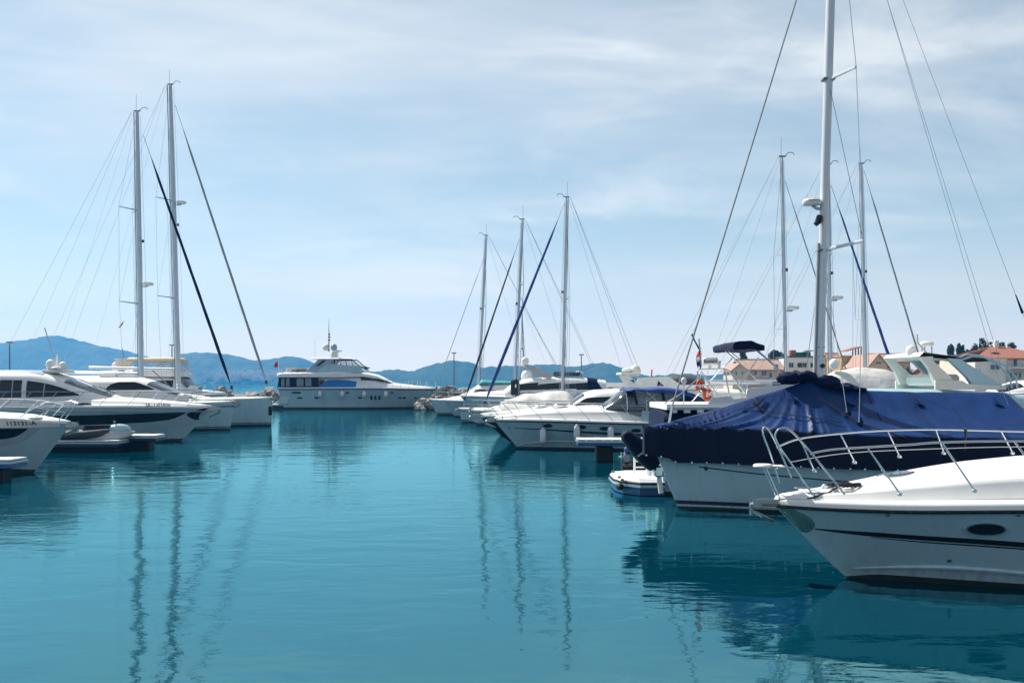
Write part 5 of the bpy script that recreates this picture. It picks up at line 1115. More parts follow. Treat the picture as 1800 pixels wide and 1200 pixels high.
# ================================================================ hardtop yacht SK-1-03806
def build_hardtop():
    b = Boat('hardtop_yacht', 'sleek white hardtop yacht with long black hull window, lettered SK-1-03806', 'motorboat', 318, 46.7, +1); X, Z = b.lx, b.lz
    h = Hull(15.5, X(372), [(0, 1.55), (.2, 1.62), (.5, 1.62), (1, 1.4)], [(0, .05), (.03, .42), (.08, .85), (.18, 1.4), (.35, 1.9), (.6, 2.1), (1, 2.0)], [(0, .02), (.06, .22), (.15, .6), (.35, 1.3), (.6, 1.65), (1, 1.7)], p=1.2, stem=.95)
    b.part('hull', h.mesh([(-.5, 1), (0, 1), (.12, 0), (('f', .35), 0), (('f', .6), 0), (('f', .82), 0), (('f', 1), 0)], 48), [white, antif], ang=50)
    b.part('rub_rail', h.rubrail(.022, -.16), greyw)
    b.part('deck', h.deck([(0, .03), (.06, .14), (.18, .30), (.32, .42), (.5, .45), (.7, .2), (1, .1)], toe=.09, side=.84, trunk=.72, nu=44), deckw, ang=60)
    O = lambda q: b.onhull(h, *q)
    b.part('hull_window', h.strip([O(q) for q in ((-60, 750), (60, 748), (150, 746.5), (240, 743), (300, 737), (326, 726))], [O(q) for q in ((-60, 732), (60, 731), (150, 729.5), (240, 727), (326, 724.6))], off=.012, n=40), blackp)
    lo = [O(q) for q in ((120, 764), (220, 759), (300, 751), (342, 746))]; b.part('chine_line', h.strip(lo, [(x, z + .035) for x, z in lo], off=.006), greyw)
    hull_text(b, h, 'SK-1-03806', 277, 711.5, 5.4)
    rows = []
    for i in range(9):
        z = 1.0 + .55 * i / 8; u1 = .012 + .028 * math.sin(math.pi * i / 8); rows.append([h.pt(u1 * (1 - j / 3), z, 1, .01) for j in range(4)] + [h.pt(u1 * j / 3, z, -1, .01) for j in range(1, 4)])
    b.part('anchor_recess', M().loft(rows), blackp, ang=70); anchor(b, X(374), 1.46, 1.6)
    zd = 1.66
    ho = House([(X(-260), 1.6, zd, Z(656), 5), (X(-60), 1.7, zd, Z(652), 4.5), (X(20), 1.7, zd, Z(650.5), 4.2), (X(70), 1.66, zd, Z(651), 4), (X(115), 1.55, zd, Z(660), 3.6), (X(160), 1.35, zd, Z(677), 3.2), (X(192), 1.0, zd, Z(690), 2.8), (X(210), .7, zd - .03, Z(696), 2.5)])
    b.part('deckhouse', ho.mesh(44, 26), deckw, ang=60)
    def win(lo, hi, mt=glass): b.part('side_window', ho.strip([(X(p), Z(q)) for p, q in lo], [(X(p), Z(q)) for p, q in hi], n=14, off=.015), mt)
    win(((-60, 699), (0, 698.5), (68, 697)), ((-60, 672), (0, 672), (30, 667.5), (68, 668))); win(((76, 697), (120, 696), (160, 694)), ((76, 668.5), (106, 673.5), (132, 681), (160, 692.5)))
    for t0, t1 in ((50, 88), (92, 130)): b.part('windscreen', ho.patch(X(203), X(132), t0, t1, .014, 10), glassb)
    for pa, q0, q1 in ((30, 667.5, 698), (52, 667.5, 697.5), (104, 673, 696.5)): b.part('window_mullion', ho.strip([(X(pa), Z(q1)), (X(pa + 1.6), Z(q1))], [(X(pa), Z(q0)), (X(pa + 1.6), Z(q0))], n=2, off=.026), greyw)
    b.part('window_blind', ho.strip([(X(-40), Z(676)), (X(26), Z(675))], [(X(-40), Z(673)), (X(26), Z(670))], n=6, off=.022), greyblue)
    for i in range(3): b.part('wiper', M().tube([ho.pt(X(196), R(70 + i * 20)) + Vector((0, 0, .03)), ho.pt(X(165), R(74 + i * 18)) + Vector((0, 0, .035))], .012, 4), blackp)
    b.part('sunroof', ho.patch(X(95), X(20), 60, 120, .012), greyblue)
    b.part('roof_plinth', M().box((X(106), -.2, Z(652.5)), (1.0, 1.2, .16), .06), deckw); dome(b, (X(97), -.45, Z(640)), .22); dome(b, (X(118), -.45, Z(643)), .19)
    rd = radar(b, (X(112), -.75, Z(648)), .24); b.part('radar_lettering', M().box((X(112), -.992, Z(648)), (.26, .006, .03)), textm)
    b.part('light_mast', M().tube([(X(100), 0, Z(645)), (X(100), 0, Z(622))], [.07, .05], 8), deckw); b.part('antenna', M().tube([(X(94), .4, Z(650)), (X(71), .4, Z(575))], .018, 5), white); b.part('antenna', M().tube([(X(105), -.4, Z(640)), (X(86), -.4, Z(577))], .018, 5), white)
    b.part('deck_vent', M().ell((X(172), -1.45, 1.72), (.33, .12, .11), 12, 8), blackp)
    guard(b, h, .02, .62, .62, 10, inset=.12, wires=(.45,), r=.016, lean=.5, pulpit=.1, toe=.09)
build_hardtop()
# ================================================================ arched-window motor yacht between
b = Boat('arched_window_yacht', 'white motor yacht with one arched dark side window, behind the hardtop yacht', 'motorboat', 322, 52.2, +1); h = flyyacht(b, 14, 1.0, 1.55, 4.0, None, None); X, Z = b.lx, b.lz
ho = House([(X(90), 1.5, 1.5, Z(664), 5), (X(200), 1.6, 1.5, Z(663), 4.5), (X(240), 1.6, 1.5, Z(663), 4), (X(270), 1.45, 1.5, Z(670), 3.6), (X(300), 1.2, 1.5, Z(683), 3), (X(325), .7, 1.5, Z(693), 2.6)]); b.part('deckhouse', ho.mesh(34, 22), deckw, ang=60)
b.part('side_window', ho.strip([(X(207), Z(685)), (X(284), Z(684))], [(X(207), Z(683)), (X(215), Z(675)), (X(230), Z(671)), (X(250), Z(671)), (X(268), Z(676)), (X(284), Z(683))], n=18, off=.02), glass)
b.part('windscreen', ho.patch(X(318), X(272), 50, 130, .014), glassb); b.part('roof_bar', M().tube([(X(150), -1.2, Z(664)), (X(150), -1.2, Z(656)), (X(236), -1.2, Z(655))], .03, 6), steel)
# ================================================================ the two tall sloops at the left
def sail_left(label, px, Y, tip, L, beam, mtop, mbase, stay, spread, boomz, boomln, rad, cover, rr, stem=1.0, bands=STD_BANDS, bs=2):
    b = Boat('sailing_yacht', label, 'sailboat', px, Y, +1); h = sailhull(b, (b.lx(tip[0]), b.lz(tip[1])), L, beam, bands, stem=stem)
    mx0, mz0 = b.lx(mbase[0]), h.sh(.4) + .3; mx1, mz1 = b.lx(mtop[0]), b.lz(mtop[1])
    coachroof(b, h, mx0 + 2.2, mx0 - 3.4, beam / 2 * .6, .5)
    rig(b, h, mx0, mz0, mx1, mz1, rr, [b.lz(q) for q in spread], 1.15, .75, boom=(b.lz(boomz), boomln, cover, .24), stay_r=.008, radar_at=(b.lz(rad), 1), backstays=bs)
    furled(b, (b.lx(stay[0]), 0, b.lz(stay[1])), (b.lx(stay[2]), 0, b.lz(stay[3])), stay[5] * .78, stay[6] * .78, stay[4])
    guard(b, h, .03, .95, .64, 10, r=.013, pulpit=.12, toe=.05, wires=(.5,)); anchor(b, b.lx(tip[0]) + .02, b.lz(tip[1]) - .05, 1.3); hatch(b, (mx0 + 3.2, 0, h.sh(.2) + .17), .3, .3)
    return b, h
sA, hA = sail_left('white sloop with navy furled headsail, shorter of the two left masts', 404, 57.6, (413, 707), 14, 4.2, (241, 196), (249, 690), (252, 238, 411, 692, navyc, .085, .125), (534, 370), 657, 5.2, 499, None, .185)
sB, hB = sail_left('white plumb-bowed sloop with grey furled headsail, taller of the two left masts', 477, 62.8, (479, 700), 15, 4.5, (299.5, 149), (314, 690), (308, 185, 472, 684, greysail, .075, .11), (524, 353), 649, 5.6, 356, None, .20, bands=PLAIN_BANDS)
sA.part('pennant', M().prism([(sA.lx(221), sA.lz(577)), (sA.lx(230), sA.lz(565)), (sA.lx(228), sA.lz(572)), (sA.lx(223), sA.lz(578))], -1.05, -1.03), redm)
sB.part('bow_patch', M().box((sB.lx(477.5) - .06, -.12, .95), (.22, .03, .55), .01), blackp)
# ================================================================ flybridge yacht with cream bimini
b = Boat('cream_bimini_yacht', 'flybridge yacht with cream bimini top behind the two tall left masts', 'motorboat', 372, 68.5, +1); h = flyyacht(b, 15, 1.0, 1.9, 4.4, None, None); X, Z = b.lx, b.lz
ho = House([(X(120), 1.7, 1.7, Z(660), 5), (X(300), 1.75, 1.7, Z(660), 5), (X(325), 1.6, 1.7, Z(663), 4), (X(340), 1.2, 1.7, Z(679), 3), (X(352), .8, 1.7, Z(688), 2.6)]); b.part('deckhouse', ho.mesh(30, 22), deckw, ang=60)
b.part('side_window', ho.strip([(X(250), Z(680)), (X(318), Z(680))], [(X(250), Z(670)), (X(318), Z(668))], n=8, off=.02), glass); b.part('windscreen', ho.patch(X(338), X(322), 40, 140, .02), navyp)
b.part('flybridge_side', House([(X(190), 1.6, Z(662), Z(652), 6), (X(310), 1.6, Z(662), Z(648), 6), (X(330), 1.3, Z(662), Z(657), 4)]).mesh(), deckw)
b.part('bimini_top', House([(X(236), 1.4, Z(635), Z(628), 3), (X(262), 1.5, Z(636), Z(628.5), 4), (X(300), 1.5, Z(636), Z(628), 4), (X(318), 1.4, Z(637), Z(628.5), 3), (X(322), 1.2, Z(638), Z(632), 3)]).mesh(16, 16), creamcv, ang=60)
for sd in (1, -1):
    for p0, q0, p1, q1 in ((250, 636, 230, 656), (266, 637, 286, 654), (300, 637, 288, 654), (318, 637, 330, 656)): b.part('bimini_frame', M().tube([(X(p0), sd * 1.4, Z(q0)), (X(p1), sd * 1.4, Z(q1))], .03, 5), steel)
    b.part('side_curtain', M().prism([(X(262), Z(637)), (X(318), Z(637)), (X(330), Z(655)), (X(262), Z(656))], sd * 1.36, sd * 1.37), clearp)
b.part('radar_arch', M().prism([(X(214), Z(630)), (X(219), Z(630)), (X(226), Z(654)), (X(219), Z(654))], -1.3, 1.3), cream); dome(b, (X(204), 0, Z(643)), .28); b.part('antenna', M().tube([(X(223), -.5, Z(630)), (X(220), -.5, Z(612))], .025, 5), wire)
# ================================================================ white motor yacht lying across the channel
def build_center():
    b = Boat('channel_motor_yacht', 'large white three-deck motor yacht with bright blue window covers, mid channel', 'motorboat', 741, 103, +1); X, Z = b.lx, b.lz
    L = X(741) - X(508)
    h = Hull(L, X(766), [(0, 1.98), (.4, 2.08), (1, 2.05)], [(0, .08), (.03, .95), (.10, 1.8), (.28, 2.5), (.55, 2.7), (1, 2.6)], [(0, .03), (.06, .4), (.15, .95), (.35, 1.8), (.6, 2.2), (1, 2.25)], p=1.2, tr=-.5, stem=.9)
    b.part('hull', h.mesh([(-.5, 1), (0, 1), (.18, 2), (.24, 0), (('f', .3), 0), (('f', .55), 0), (('f', .8), 0), (('f', 1), 0)], 44), [white, antif, greyw], ang=50)
    b.part('rub_rail', h.rubrail(.06, -.05), navyp); b.part('deck', h.deck([(0, .05), (.1, .2), (.25, .45), (.35, .6), (.6, .4), (1, .1)], toe=.12, side=.8, trunk=.7), deckw, ang=60)
    O = lambda q: b.onhull(h, *q)
    for px, py, rx, rz in ((527, 699, .26, .09), (556, 699, .22, .08), (611, 690, .2, .07), (633, 699, .2, .08), (689, 690, .2, .06), (703, 699, .19, .08), (710.5, 699, .19, .08), (731, 699, .17, .07), (653, 699, .11, .24), (660, 699, .11, .24), (667, 699, .11, .24), (521, 690, .5, .09)):
        x, z = O((px, py)); b.part('porthole', h.oval(x, z, rx, rz, pw=3, n=14, off=.02), glass)
    for i, px in enumerate((563.5, 602.5, 641, 679)):
        x, z = O((px, 693)); fender(b.world((x, b.near * (h.y_at(x, 1.8) + .25), z)), .22, .62, 'white fender on the big channel yacht, %s from its stern' % ('first', 'second', 'third', 'fourth')[i], 'fenders on the channel yacht', b.world((x, b.near * (h.y_at(x, 2.0) - .1), 2.25)))
    # stern: sloping quarter, swim platform
    b.part('stern_quarter', M().prism([(X(497), .55), (X(507), 2.05), (X(524), 2.10), (X(514), .5)], -2.45, 2.45), white)
    b.part('swim_platform', M().box(((X(481) + X(510)) / 2, 0, .42), (X(510) - X(481), 4.6, .16), .05), deckw); b.part('platform_base', M().box(((X(483) + X(512)) / 2, 0, .16), (X(512) - X(484), 4.2, .40), .05), antif)
    zd = 2.12
    # aft cockpit enclosure in navy canvas with clear panes
    b.part('aft_enclosure', M().prism([(X(497), zd - .05), (X(499), Z(663)), (X(566), Z(663)), (X(566), zd - .05)], -2.3, 2.3), navyc)
    for p0, p1 in ((503.5, 509), (512, 517.5), (530, 541.5), (545, 555)): b.part('enclosure_pane', M().prism([(X(p0), Z(678.5)), (X(p0), Z(665)), (X(p1), Z(665)), (X(p1), Z(678.5))], b.near * 2.305, b.near * 2.33), clearp)
    b.part('enclosure_hem', M().prism([(X(496.5), Z(682)), (X(497), Z(678.6)), (X(524), Z(680)), (X(524), Z(682.5))], b.near * 2.31, b.near * 2.35), bluec)
    ho = House([(X(562), 2.1, zd - .1, Z(661), 6), (X(640), 2.1, zd - .1, Z(660), 6), (X(672), 1.8, zd - .1, Z(668), 4), (X(700), 1.4, zd - .1, Z(674), 3), (X(735), .8, zd - .1, Z(681), 2.5)]); b.part('deckhouse', ho.mesh(34, 22), deckw, ang=60)
    def sidep(nm, poly, y, mt, t=.03): b.part(nm, M().prism([(X(p), Z(q)) for p, q in poly], b.near * y, b.near * (y + t)), mt)
    sidep('side_window', [(560, 680), (560, 667.5), (577, 667), (577, 680)], 2.09, glass)
    for sd in (1, -1):
        rows = []
        for i in range(13):
            t = i / 12; x = X(569 + 79 * t); top = np.interp(t, [0, .12, .3, .6, .85, 1], [Z(679), Z(668.5), Z(667), Z(668), Z(671), Z(676)]); rows.append([(x, sd * (2.15 - (.28 * max(0, t - .6))), Z(681.5) + (top - Z(681.5)) * q / 3 + .01 * math.sin(i * 2 + q)) for q in range(4)])
        b.part('window_cover', M().loft(rows), skyc, ang=70)
    # upper deck slab and brow
    up = House([(X(494.5), 1.9, Z(660.5), Z(656), 6), (X(500), 2.3, Z(663), Z(654.5), 5), (X(560), 2.4, Z(663), Z(653), 5), (X(600), 2.4, Z(663), Z(651), 5), (X(640), 2.2, Z(662), Z(654), 4), (X(662), 1.9, Z(665), Z(658), 4), (X(680), 1.5, Z(670), Z(666), 3), (X(692), 1.1, Z(674), Z(672), 3)])
    b.part('upper_deck', up.mesh(44, 22), deckw, ang=60)
    dk = House([(X(640), 2.16, Z(668), Z(659), 4), (X(662), 1.92, Z(668), Z(661), 4), (X(680), 1.55, Z(670.5), Z(667), 3.4), (X(690), 1.2, Z(673), Z(672), 3)]); b.part('windscreen', dk.mesh(20, 20), glass, ang=60)
    # flybridge
    sidep('flybridge_side', [(561, 655), (583, 640), (640, 644), (645, 655)], 2.1, white, .15); b.part('flybridge_side', M().prism([(X(561), Z(655)), (X(583), Z(640)), (X(640), Z(644)), (X(645), Z(655))], -b.near * 2.1, -b.near * 2.25), white)
    b.part('flybridge_front', House([(X(583), 2.1, Z(656), Z(641.5), 6), (X(630), 1.9, Z(656), Z(644), 5), (X(645), 1.3, Z(656), Z(652), 4)]).mesh(), white)
    b.part('hardtop', House([(X(549), 1.5, Z(632), Z(630), 4), (X(560), 1.8, Z(632), Z(629.2), 4), (X(600), 1.9, Z(632.5), Z(628.5), 4), (X(618), 1.7, Z(632.5), Z(629), 4), (X(625), 1.3, Z(632.5), Z(631.5), 4)]).mesh(20, 18), deckw)
    for sd in (1, -1):
        b.part('hardtop_pillar', M().prism([(X(566), Z(632)), (X(593), Z(632)), (X(582), Z(646)), (X(560), Z(655)), (X(540), Z(656)), (X(552), Z(647))], sd * 1.85, sd * 2.0), greyblue)
        b.part('pillar_opening', M().prism([(X(573), Z(634)), (X(580), Z(633.5)), (X(568), Z(643.5)), (X(561), Z(644.5))], sd * 2.005, sd * 2.02), dark)
        for pts in ([(581, 647), (592, 633), (624, 633)], [(581, 647.5), (640, 648)], [(613, 633), (615.5, 647.5)], [(624, 633), (634, 642), (644, 647)], [(592, 646), (594, 634)]): b.part('window_frame', M().tube([(X(p), sd * 1.9, Z(q)) for p, q in pts], .05, 6), navyc)
        for poly in ([(585, 646), (594, 635), (612, 635), (613.5, 646)], [(617, 646), (615, 635), (623, 635), (640, 646)]): b.part('flybridge_pane', M().prism([(X(p), Z(q)) for p, q in poly], sd * 1.87, sd * 1.885), clearp)
        b.part('aft_rail', M().tube([(X(497), sd * 2.0, Z(655)), (X(497), sd * 2.0, Z(647)), (X(520), sd * 2.0, Z(646)), (X(545), sd * 2.0, Z(648))], .03, 5), steel)
        for px in (503, 510, 518, 527, 536): b.part('rail_post', M().tube([(X(px), sd * 2.0, Z(655)), (X(px), sd * 2.0, Z(647))], .025, 5), steel)
    b.part('wind_screen', M().tube([(X(626), 1.5, Z(647)), (X(648), .9, Z(646)), (X(648), -.9, Z(646)), (X(626), -1.5, Z(647))], .05, 6), blackp)
    b.part('deck_locker', M().box((X(514), -1.2, Z(650)), (.65, .8, .5), .08), deckw); b.part('sunbed', M().box((X(533), -1.0, Z(651)), (1.3, 1.6, .3), .08), teak)
    ms = b.part('radar_mast', M().prism([(X(582), Z(629)), (X(586), Z(617)), (X(594), Z(617)), (X(593), Z(629))], -.5, .5), cream)
    dome(b, (X(574.5), -.5, Z(611)), .36, greyblue and None); dome(b, (X(588.5), -.5, Z(610)), .34, None, greyblue)
    b.part('signal_mast', M().tube([(X(580), -.6, Z(618)), (X(580), -.6, Z(590)), (X(580), -.6, Z(560))], [.07, .05, .012], 6), wire)
    for q in (588, 593, 598): b.part('signal_light', M().box((X(580.8), -.6, Z(q)), (.2, .2, .14), .03), blackp)
    radar(b, (X(597), -.3, Z(617)), .3); b.part('antenna', M().tube([(X(557), -1, Z(630)), (X(557), -1, Z(595))], .014, 4), white)
    guard(b, h, .0, .3, .75, 7, r=.025, inset=.15, wires=(.5,), pulpit=.2, toe=.1); anchor(b, X(765), 1.7, 2.0); b.part('bow_light', M().tube([(X(728), 0, Z(682)), (X(728), 0, Z(673))], .05, 6), blackp)
    flagstaff('stern_flag', b.world((X(497), -1.4, Z(655))), b.world((X(494), -1.4, Z(635))), None, 'red flag at the stern of the big channel yacht', 'flag', [redm], drop=.55, wid=.45)
    # jet ski parked on the platform
    q = b.world((X(495), -1.2, .50)); o = empty('jet_ski', q); tag(o, 'small dark and white jet ski on the channel yacht swim platform', 'jet ski')
    obj('hull', House([(-.8, .3, 0, .25, 2.5), (0, .42, 0, .38, 2.5), (.6, .3, .05, .36, 2.5), (.95, .06, .2, .3, 2.2)]).mesh(12, 10), white, o); obj('seat', M().box((-.25, 0, .48), (.9, .28, .22), .08), blackp, o); obj('handlebar', M().tube([(.3, -.3, .75), (.35, 0, .70), (.3, .3, .75)], .03, 6), blackp, o); obj('cowl', M().ell((.45, 0, .42), (.4, .25, .25), 10, 8), blackp, o)
build_center()

# ================================================================ floating docks
def dock(name, label, x0, x1, Y0, Y1, z, th, planks=0, piles=(), edge=None):
    o = empty(name, ((x0 + x1) / 2, (Y0 + Y1) / 2, 0)); tag(o, label, 'dock'); cx, cy = (x0 + x1) / 2, (Y0 + Y1) / 2
    obj('frame', M().box((0, 0, z - th * .75), (x1 - x0, Y1 - Y0, th * .5), .02), edge or bluep, o); obj('edge_strip', M().box((0, 0, z - th * .38), (x1 - x0 + .04, Y1 - Y0 + .04, th * .30), .02), greyblue if edge else white, o)
    n = planks
    for i in range(n):
        w_ = (x1 - x0) / n; obj('plank', M().box((x0 - cx + w_ * (i + .5), 0, z - .01 + random.uniform(-.004, .004)), (w_ - .02, Y1 - Y0, .05), .008), deckw, o)
    for (px, py, sx, sy) in piles: obj('float', M().box((px - cx, py - cy, (z - th) / 2 - .25), (sx, sy, z - th + .5), .05), rubber, o)
    return o
Yd = 34.5; xa, xb = (1016 - 900) / F * Yd, (1150 - 900) / F * Yd
dk = dock('floating_dock', 'short blue and white finger dock on a dark float beside the fendered cruiser', xa, xb, Yd, Yd + 1.1, .78, .22, 9, [((1064 - 900) / F * Yd, Yd + .55, .58, .8), ((1140 - 900) / F * Yd, Yd + .55, .5, .8)])
obj('dock_fitting', M().box((-(xb - xa) / 2 + .02, -.4, .72), (.12, .14, .16), .02), white, dk)
Yd = 39.2
dock('tender_dock', 'low dark edged dock carrying the grey dinghy', (60 - 900) / F * Yd, (206 - 900) / F * Yd, Yd, Yd + 1.6, .46, .26, 8, [((132 - 900) / F * Yd, Yd + .9, 3.1, 1.2)], navyp)
dock('gangway_dock', 'pale finger dock with squared end under the hardtop yacht', (198 - 900) / F * 40.5, (275 - 900) / F * 40.5, 40.4, 41.5, .60, .24, 6, [((232 - 900) / F * 40.5, 40.95, 1.3, .7)], navyp)
dock('corner_dock', 'small blue edged dock corner at the left frame edge', (-60 - 900) / F * 28.2, (36 - 900) / F * 28.2, 27.6, 28.6, .62, .24, 5, [((0 - 900) / F * 28.2, 28.1, .5, .6)])
# dinghy with outboard on the dock
q = wp(140, 755, 39.9); q.z = .48; o = empty('dinghy', q); tag(o, 'grey inflatable dinghy with black outboard lying on the low dock', 'dinghy')
for sd in (1, -1): obj('tube', M().tube([(-1.5, sd * .55, .25), (-.5, sd * .6, .24), (.5, sd * .58, .26), (1.1, sd * .38, .33), (1.45, sd * .08, .40)], [.14, .21, .21, .19, .15], 12), greyc, o)
obj('floor', M().box((-.3, 0, .16), (2.2, .8, .06), .02), greyw, o); obj('seat', M().box((-.2, 0, .40), (.25, .95, .05), .01), deckw, o); obj('transom', M().box((-1.3, 0, .35), (.06, .9, .40), .02), blackp, o); obj('console', M().box((.35, 0, .48), (.3, .4, .4), .08), blackp, o)
ob = obj('outboard', M().box((-1.42, 0, .82), (.40, .30, .36), .10).tube([(-1.42, 0, .68), (-1.5, 0, .3), (-1.55, 0, .1)], [.09, .07, .05], 8), blackp, o); obj('propeller', M().box((-1.62, 0, .12), (.03, .24, .05), .01).box((-1.62, 0, .12), (.03, .05, .24), .01), steel, ob)
o.scale = (.82, .9, .78)
q = wp(186, 755, 40.0); q.z = .49; o = empty('jet_ski', q, .3); tag(o, 'white and black jet ski at the right end of the low dock', 'jet ski')
obj('hull', House([(-.9, .32, 0, .25, 2.5), (0, .45, 0, .38, 2.5), (.7, .32, .05, .36, 2.5), (1.1, .06, .2, .3, 2.2)]).mesh(12, 10), greyw, o); obj('seat', M().box((-.3, 0, .46), (1.0, .28, .20), .08), blackp, o); obj('handlebar', M().tube([(.3, -.3, .70), (.36, 0, .64), (.3, .3, .70)], .03, 6), blackp, o); obj('cowl', M().ell((.5, 0, .38), (.45, .26, .22), 10, 8), white, o)
# outboard tender seen behind the platform
q = wp(1112, 812, 31.5); q.z = 0; o = empty('small_tender', q); tag(o, 'small dark boat with blue topped steel propeller leg behind the swim platform', 'dinghy')
obj('hull', House([(-.35, .40, -.1, .22, 2.6), (.5, .5, -.1, .34, 2.6), (1.6, .48, -.1, .40, 2.6), (2.2, .2, .1, .42, 2.4)]).mesh(14, 10), rubber, o); ob = obj('outboard', M().box((-.05, 0, .62), (.42, .32, .22), .06), bluep, o)
obj('leg', M().box((-.18, 0, .40), (.2, .14, .34), .05), greyw, ob); obj('propeller', M().lathe([(.02, -.08), (.06, 0), (.02, .06)], 8, (-.36, 0, .40), ax='x').box((-.36, 0, .40), (.03, .08, .32), .01).box((-.36, 0, .40), (.03, .32, .08), .01), steel, ob)
# ================================================================ breakwater
rockm = mat('breakwater_rock', (0.42, 0.38, 0.33), 0.9, var=0.45, vscale=0.9, bump=0.05, bscale=6, col2=(0.20, 0.17, 0.14))
rng = random.Random(3)
def rock_mesh(seed):
    m = M().ell((0, 0, 0), (1, 1, .75), 9, 6); m.xf(lambda p: p * (1 + .45 * mnoise.noise(p * 1.3 + Vector((seed * 7.1, 0, 0)))))
    me = bpy.data.meshes.new('rock'); me.from_pydata(m.v, [], m.f); me.materials.append(rockm); me.update(); return me
RM = [rock_mesh(i) for i in range(7)]
bw = empty('breakwater', (0, 112, 0)); tag(bw, 'long low breakwater of pale boulders behind the channel yacht', 'breakwater')
core = M().loft([[(x, -3.2, -1), (x, -1.4, .8), (x, 0, 1.3), (x, 1.5, .8), (x, 3.5, -1)] for x in np.linspace(-95, 22, 60)], cap0=True, cap1=True); core.xf(lambda p: p + Vector((0, .5 * mnoise.noise(p * .5), .35 * mnoise.noise(p * .45 + Vector((3, 3, 3)))))); obj('core', core, rockm, bw, 20)
cnt = 0
while cnt < 290:
    x = rng.choice([rng.uniform(-36, -22), rng.uniform(-12, 1), rng.uniform(-12, 1), rng.uniform(-34, 16), rng.uniform(-90, 20)]); y = rng.uniform(-2.8, .9); z = 1.55 - abs(y + .2) * .62 + rng.uniform(-.15, .45); s = rng.uniform(.28, .75)
    r_ = link('rock', RM[rng.randrange(7)], bw); r_.location = (x, y, z); r_.scale = (s * rng.uniform(.8, 1.4), s, s * rng.uniform(.6, 1.0)); r_.rotation_euler = (rng.uniform(-.5, .5), rng.uniform(-.5, .5), rng.uniform(0, 6)); cnt += 1
sp = empty('rock_mound', wp(752, 712, 99)); sp.location.z = 0; tag(sp, 'dark shaded heap of rocks at the bow of the channel yacht', 'rocks')
for i in range(26):
    r_ = link('rock', RM[i % 7], sp); a = rng.uniform(0, 6.28); d_ = rng.uniform(0, 1) ** .6; r_.location = (1.5 * d_ * math.cos(a), 1.6 * d_ * math.sin(a), 1.0 * (1 - d_) + .05); s = rng.uniform(.35, .7); r_.scale = (s, s, s * .8); r_.rotation_euler = (0, 0, rng.uniform(0, 6))
def light_pole(px, pyb, pyt, Y, label):
    p = wp(px, pyb, Y); p.z = 1.0; t = wp(px, pyt, Y); o = empty('light_pole', p); tag(o, label, 'lamp post', 'breakwater light poles'); hh = t.z - 1.0
    obj('post', M().tube([(0, 0, 0), (0, 0, hh)], [.09, .05], 8), wire, o); obj('lamp_head', M().box((0, 0, hh + .05), (.55, .3, .14), .04), greyw, o)
light_pole(798, 690, 621, 112, 'slim light pole left of the mid-right sloops'); light_pole(1022, 690, 624, 112, 'slim light pole right of the blue headsail mast'); light_pole(17, 690, 602, 90, 'slim light pole at the far left edge'); light_pole(302, 690, 607, 112, 'slim light pole between the two tall left masts')
